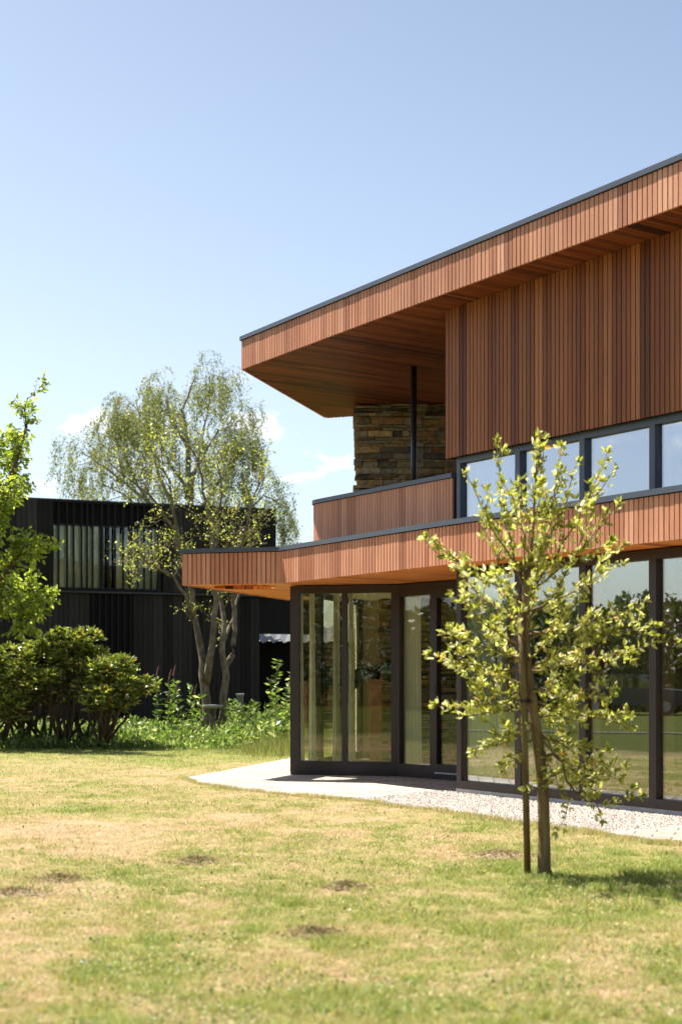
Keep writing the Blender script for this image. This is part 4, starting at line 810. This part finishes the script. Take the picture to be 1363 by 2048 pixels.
mb.build('stalks', M['monstera'], hpn); crown('leaves', P_, D_, .3, M['monstera'], hpn, .8, True)

# ------------------------------------------------------------------ clumps of dug-up dry grass
M['clump'] = simple('clump_soil', (.24, .17, .11), .95, .4, 40); M['deadgrass'] = leaf_mat('dead_grass', [(0, (.16, .11, .065)), (.4, (.30, .21, .13)), (.65, (.38, .30, .17)), (.8, (.10, .14, .05)), (1, (.22, .26, .08))], .2, .9, .1)
GC = 'dried clumps lying on the lawn'
for i, (x, y, w_, lb) in enumerate([(628, 1866, .20, 'brown dried clump nearest the camera'), (695, 1773, .17, 'green-brown clump on the lawn left of the apple tree'), (392, 1722, .24, 'flat brown scuffed clump in the middle of the dry patch'), (122, 1758, .22, 'dark dried clump on the left of the lawn'), (30, 1786, .30, 'large grey dried clump at the left edge of the lawn'), (1000, 1710, .30, 'bare scraped clump beside the gravel and the stake')]):
    p = G2(x, y); n = 1500; r_ = np.abs(RNG.normal(0, w_*.36, n)); a_ = RNG.uniform(0, 6.28, n); r_ = r_*(.35+1.3*vnoise(np.cos(a_)*2+i*7, np.sin(a_)*2, .8, 90)); X_ = p.x+np.cos(a_)*r_*1.5; Y_ = p.y+np.sin(a_)*r_; hz_ = .045*np.exp(-(r_/(w_*.6))**2)*RNG.uniform(.3, 1, n)-.01
    P_ = np.stack([X_, Y_, hz_], 1); D_ = np.stack([RNG.normal(0, 1, n), RNG.normal(0, 1, n), RNG.uniform(-.2, .5, n)], 1)
    mb = MB(); rr_ = [(0, .018), (.14, .014), (.26, .006), (.38, -.002), (.5, -.012)]; V = []; F2 = []; R = random.Random(i)
    for j, (r0, z0) in enumerate(rr_):
        for k in range(20): a0 = k*math.pi/10; q_ = r0*w_*R.uniform(.75, 1.2); V.append((p.x+math.cos(a0)*q_*1.5, p.y+math.sin(a0)*q_, z0*(w_/.22)+R.uniform(-.006, .006)))
    for j in range(4):
        for k in range(20): F2.append((j*20+k, j*20+(k+1) % 20, (j+1)*20+(k+1) % 20, (j+1)*20+k))
    mb.add(V, F2); o = mb.build('grass_clump', M['clump'], None, True); tag(o, lb, 'grass clump', GC)
    crown('foliage', P_, D_, .030, M['deadgrass'], o, .25, False)

# ------------------------------------------------------------------ woods and car: only seen mirrored in the glass
n = 240000; th = RNG.uniform(math.radians(118), math.radians(282), n)     # arc from ahead-left round to behind
rad = RNG.uniform(46, 56, n); cx_, cy_ = 2.0, 14.0; hs_ = 1.7+3.2*np.clip((th-math.radians(172))/.25, 0, 1)+2.3*vnoise(th*40, th*0, 4.0, 60)+1.3*vnoise(th*40, th*0, 1.0, 61)+.7*vnoise(th*40, th*0, .3, 62); z = RNG.uniform(0, 1, n)**.8*hs_
rad = rad-(1-z/hs_)*2; X_ = cx_+rad*np.cos(th); Y_ = cy_+rad*np.sin(th); ok = ~((Y_ > 5) & (X_/np.maximum(Y_, .1) > -.42)); P_ = np.stack([X_, Y_, z], 1)[ok]; n = len(P_)
crown('woods', P_, RNG.normal(0, 1, (n, 3)), 0.30, M['leaf_wood'], None, .7, False); tag(bpy.data.objects['woods'], 'dark line of trees beyond the lawn mirrored in the windows', 'woods', kind='stuff')
# gravel drive mirrored as a thin grey line
mb = MB(); mb.add([(-19.2, 4, .01), (-18.6, 4, .01), (-17.3, 42, .01), (-17.9, 42, .01)], [(0, 1, 2, 3)]); M['old_path'] = simple('old_path', (.075, .065, .045), .95, .3, 12); tag(mb.build('garden_path', M['old_path']), 'grey garden path crossing the lawn, mirrored in the glass', kind='structure')
# parked car
cc = Vector((-37, 22.5, 0)); car = empty('parked_car', cc, 'dark blue parked car mirrored in the third front window', 'car'); M['car'] = simple('car_paint', (.03, .045, .07), .25, .05, 2, .6)
def carbox(name, prof, y0, y1, mt_, par, ys_=1.0):
    mb = MB(); n_ = len(prof); mb.add([(cc.x+z_*0+y0, cc.y+x_, z_) for x_, z_ in prof]+[(cc.x+y1, cc.y+x_, z_) for x_, z_ in prof], [tuple(range(n_)), tuple(range(2*n_-1, n_-1, -1))]+[(i, n_+i, n_+(i+1) % n_, (i+1) % n_) for i in range(n_)]); return mb.build(name, mt_, par)
carbox('body', [(-2.1, .35), (-2.15, .7), (-1.95, .92), (-1.1, 1.0), (1.5, 1.02), (2.1, .9), (2.15, .4)], -.85, .85, M['car'], car)
carbox('cabin', [(-1.1, 1.001), (-.45, 1.48), (1.0, 1.52), (1.6, 1.021)], -.72, .72, M['glass_up'], car)
carbox('car_roof', [(-.5, 1.481), (-.3, 1.53), (.9, 1.56), (1.05, 1.521)], -.7, .7, M['car'], car)
for sx in (-.86, .86):
    for sy in (-1.35, 1.35):
        mb = MB(); mb.tube([(cc.x+sx-.1, cc.y+sy, .33), (cc.x+sx+.1, cc.y+sy, .33)], [.33, .33], 18); wh = mb.build('wheel', M['column'], car)
        mb = MB(); mb.tube([(cc.x+sx-.105, cc.y+sy, .33), (cc.x+sx+.105, cc.y+sy, .33)], [.19, .19], 14); mb.build('rim', M['plinth'], wh)
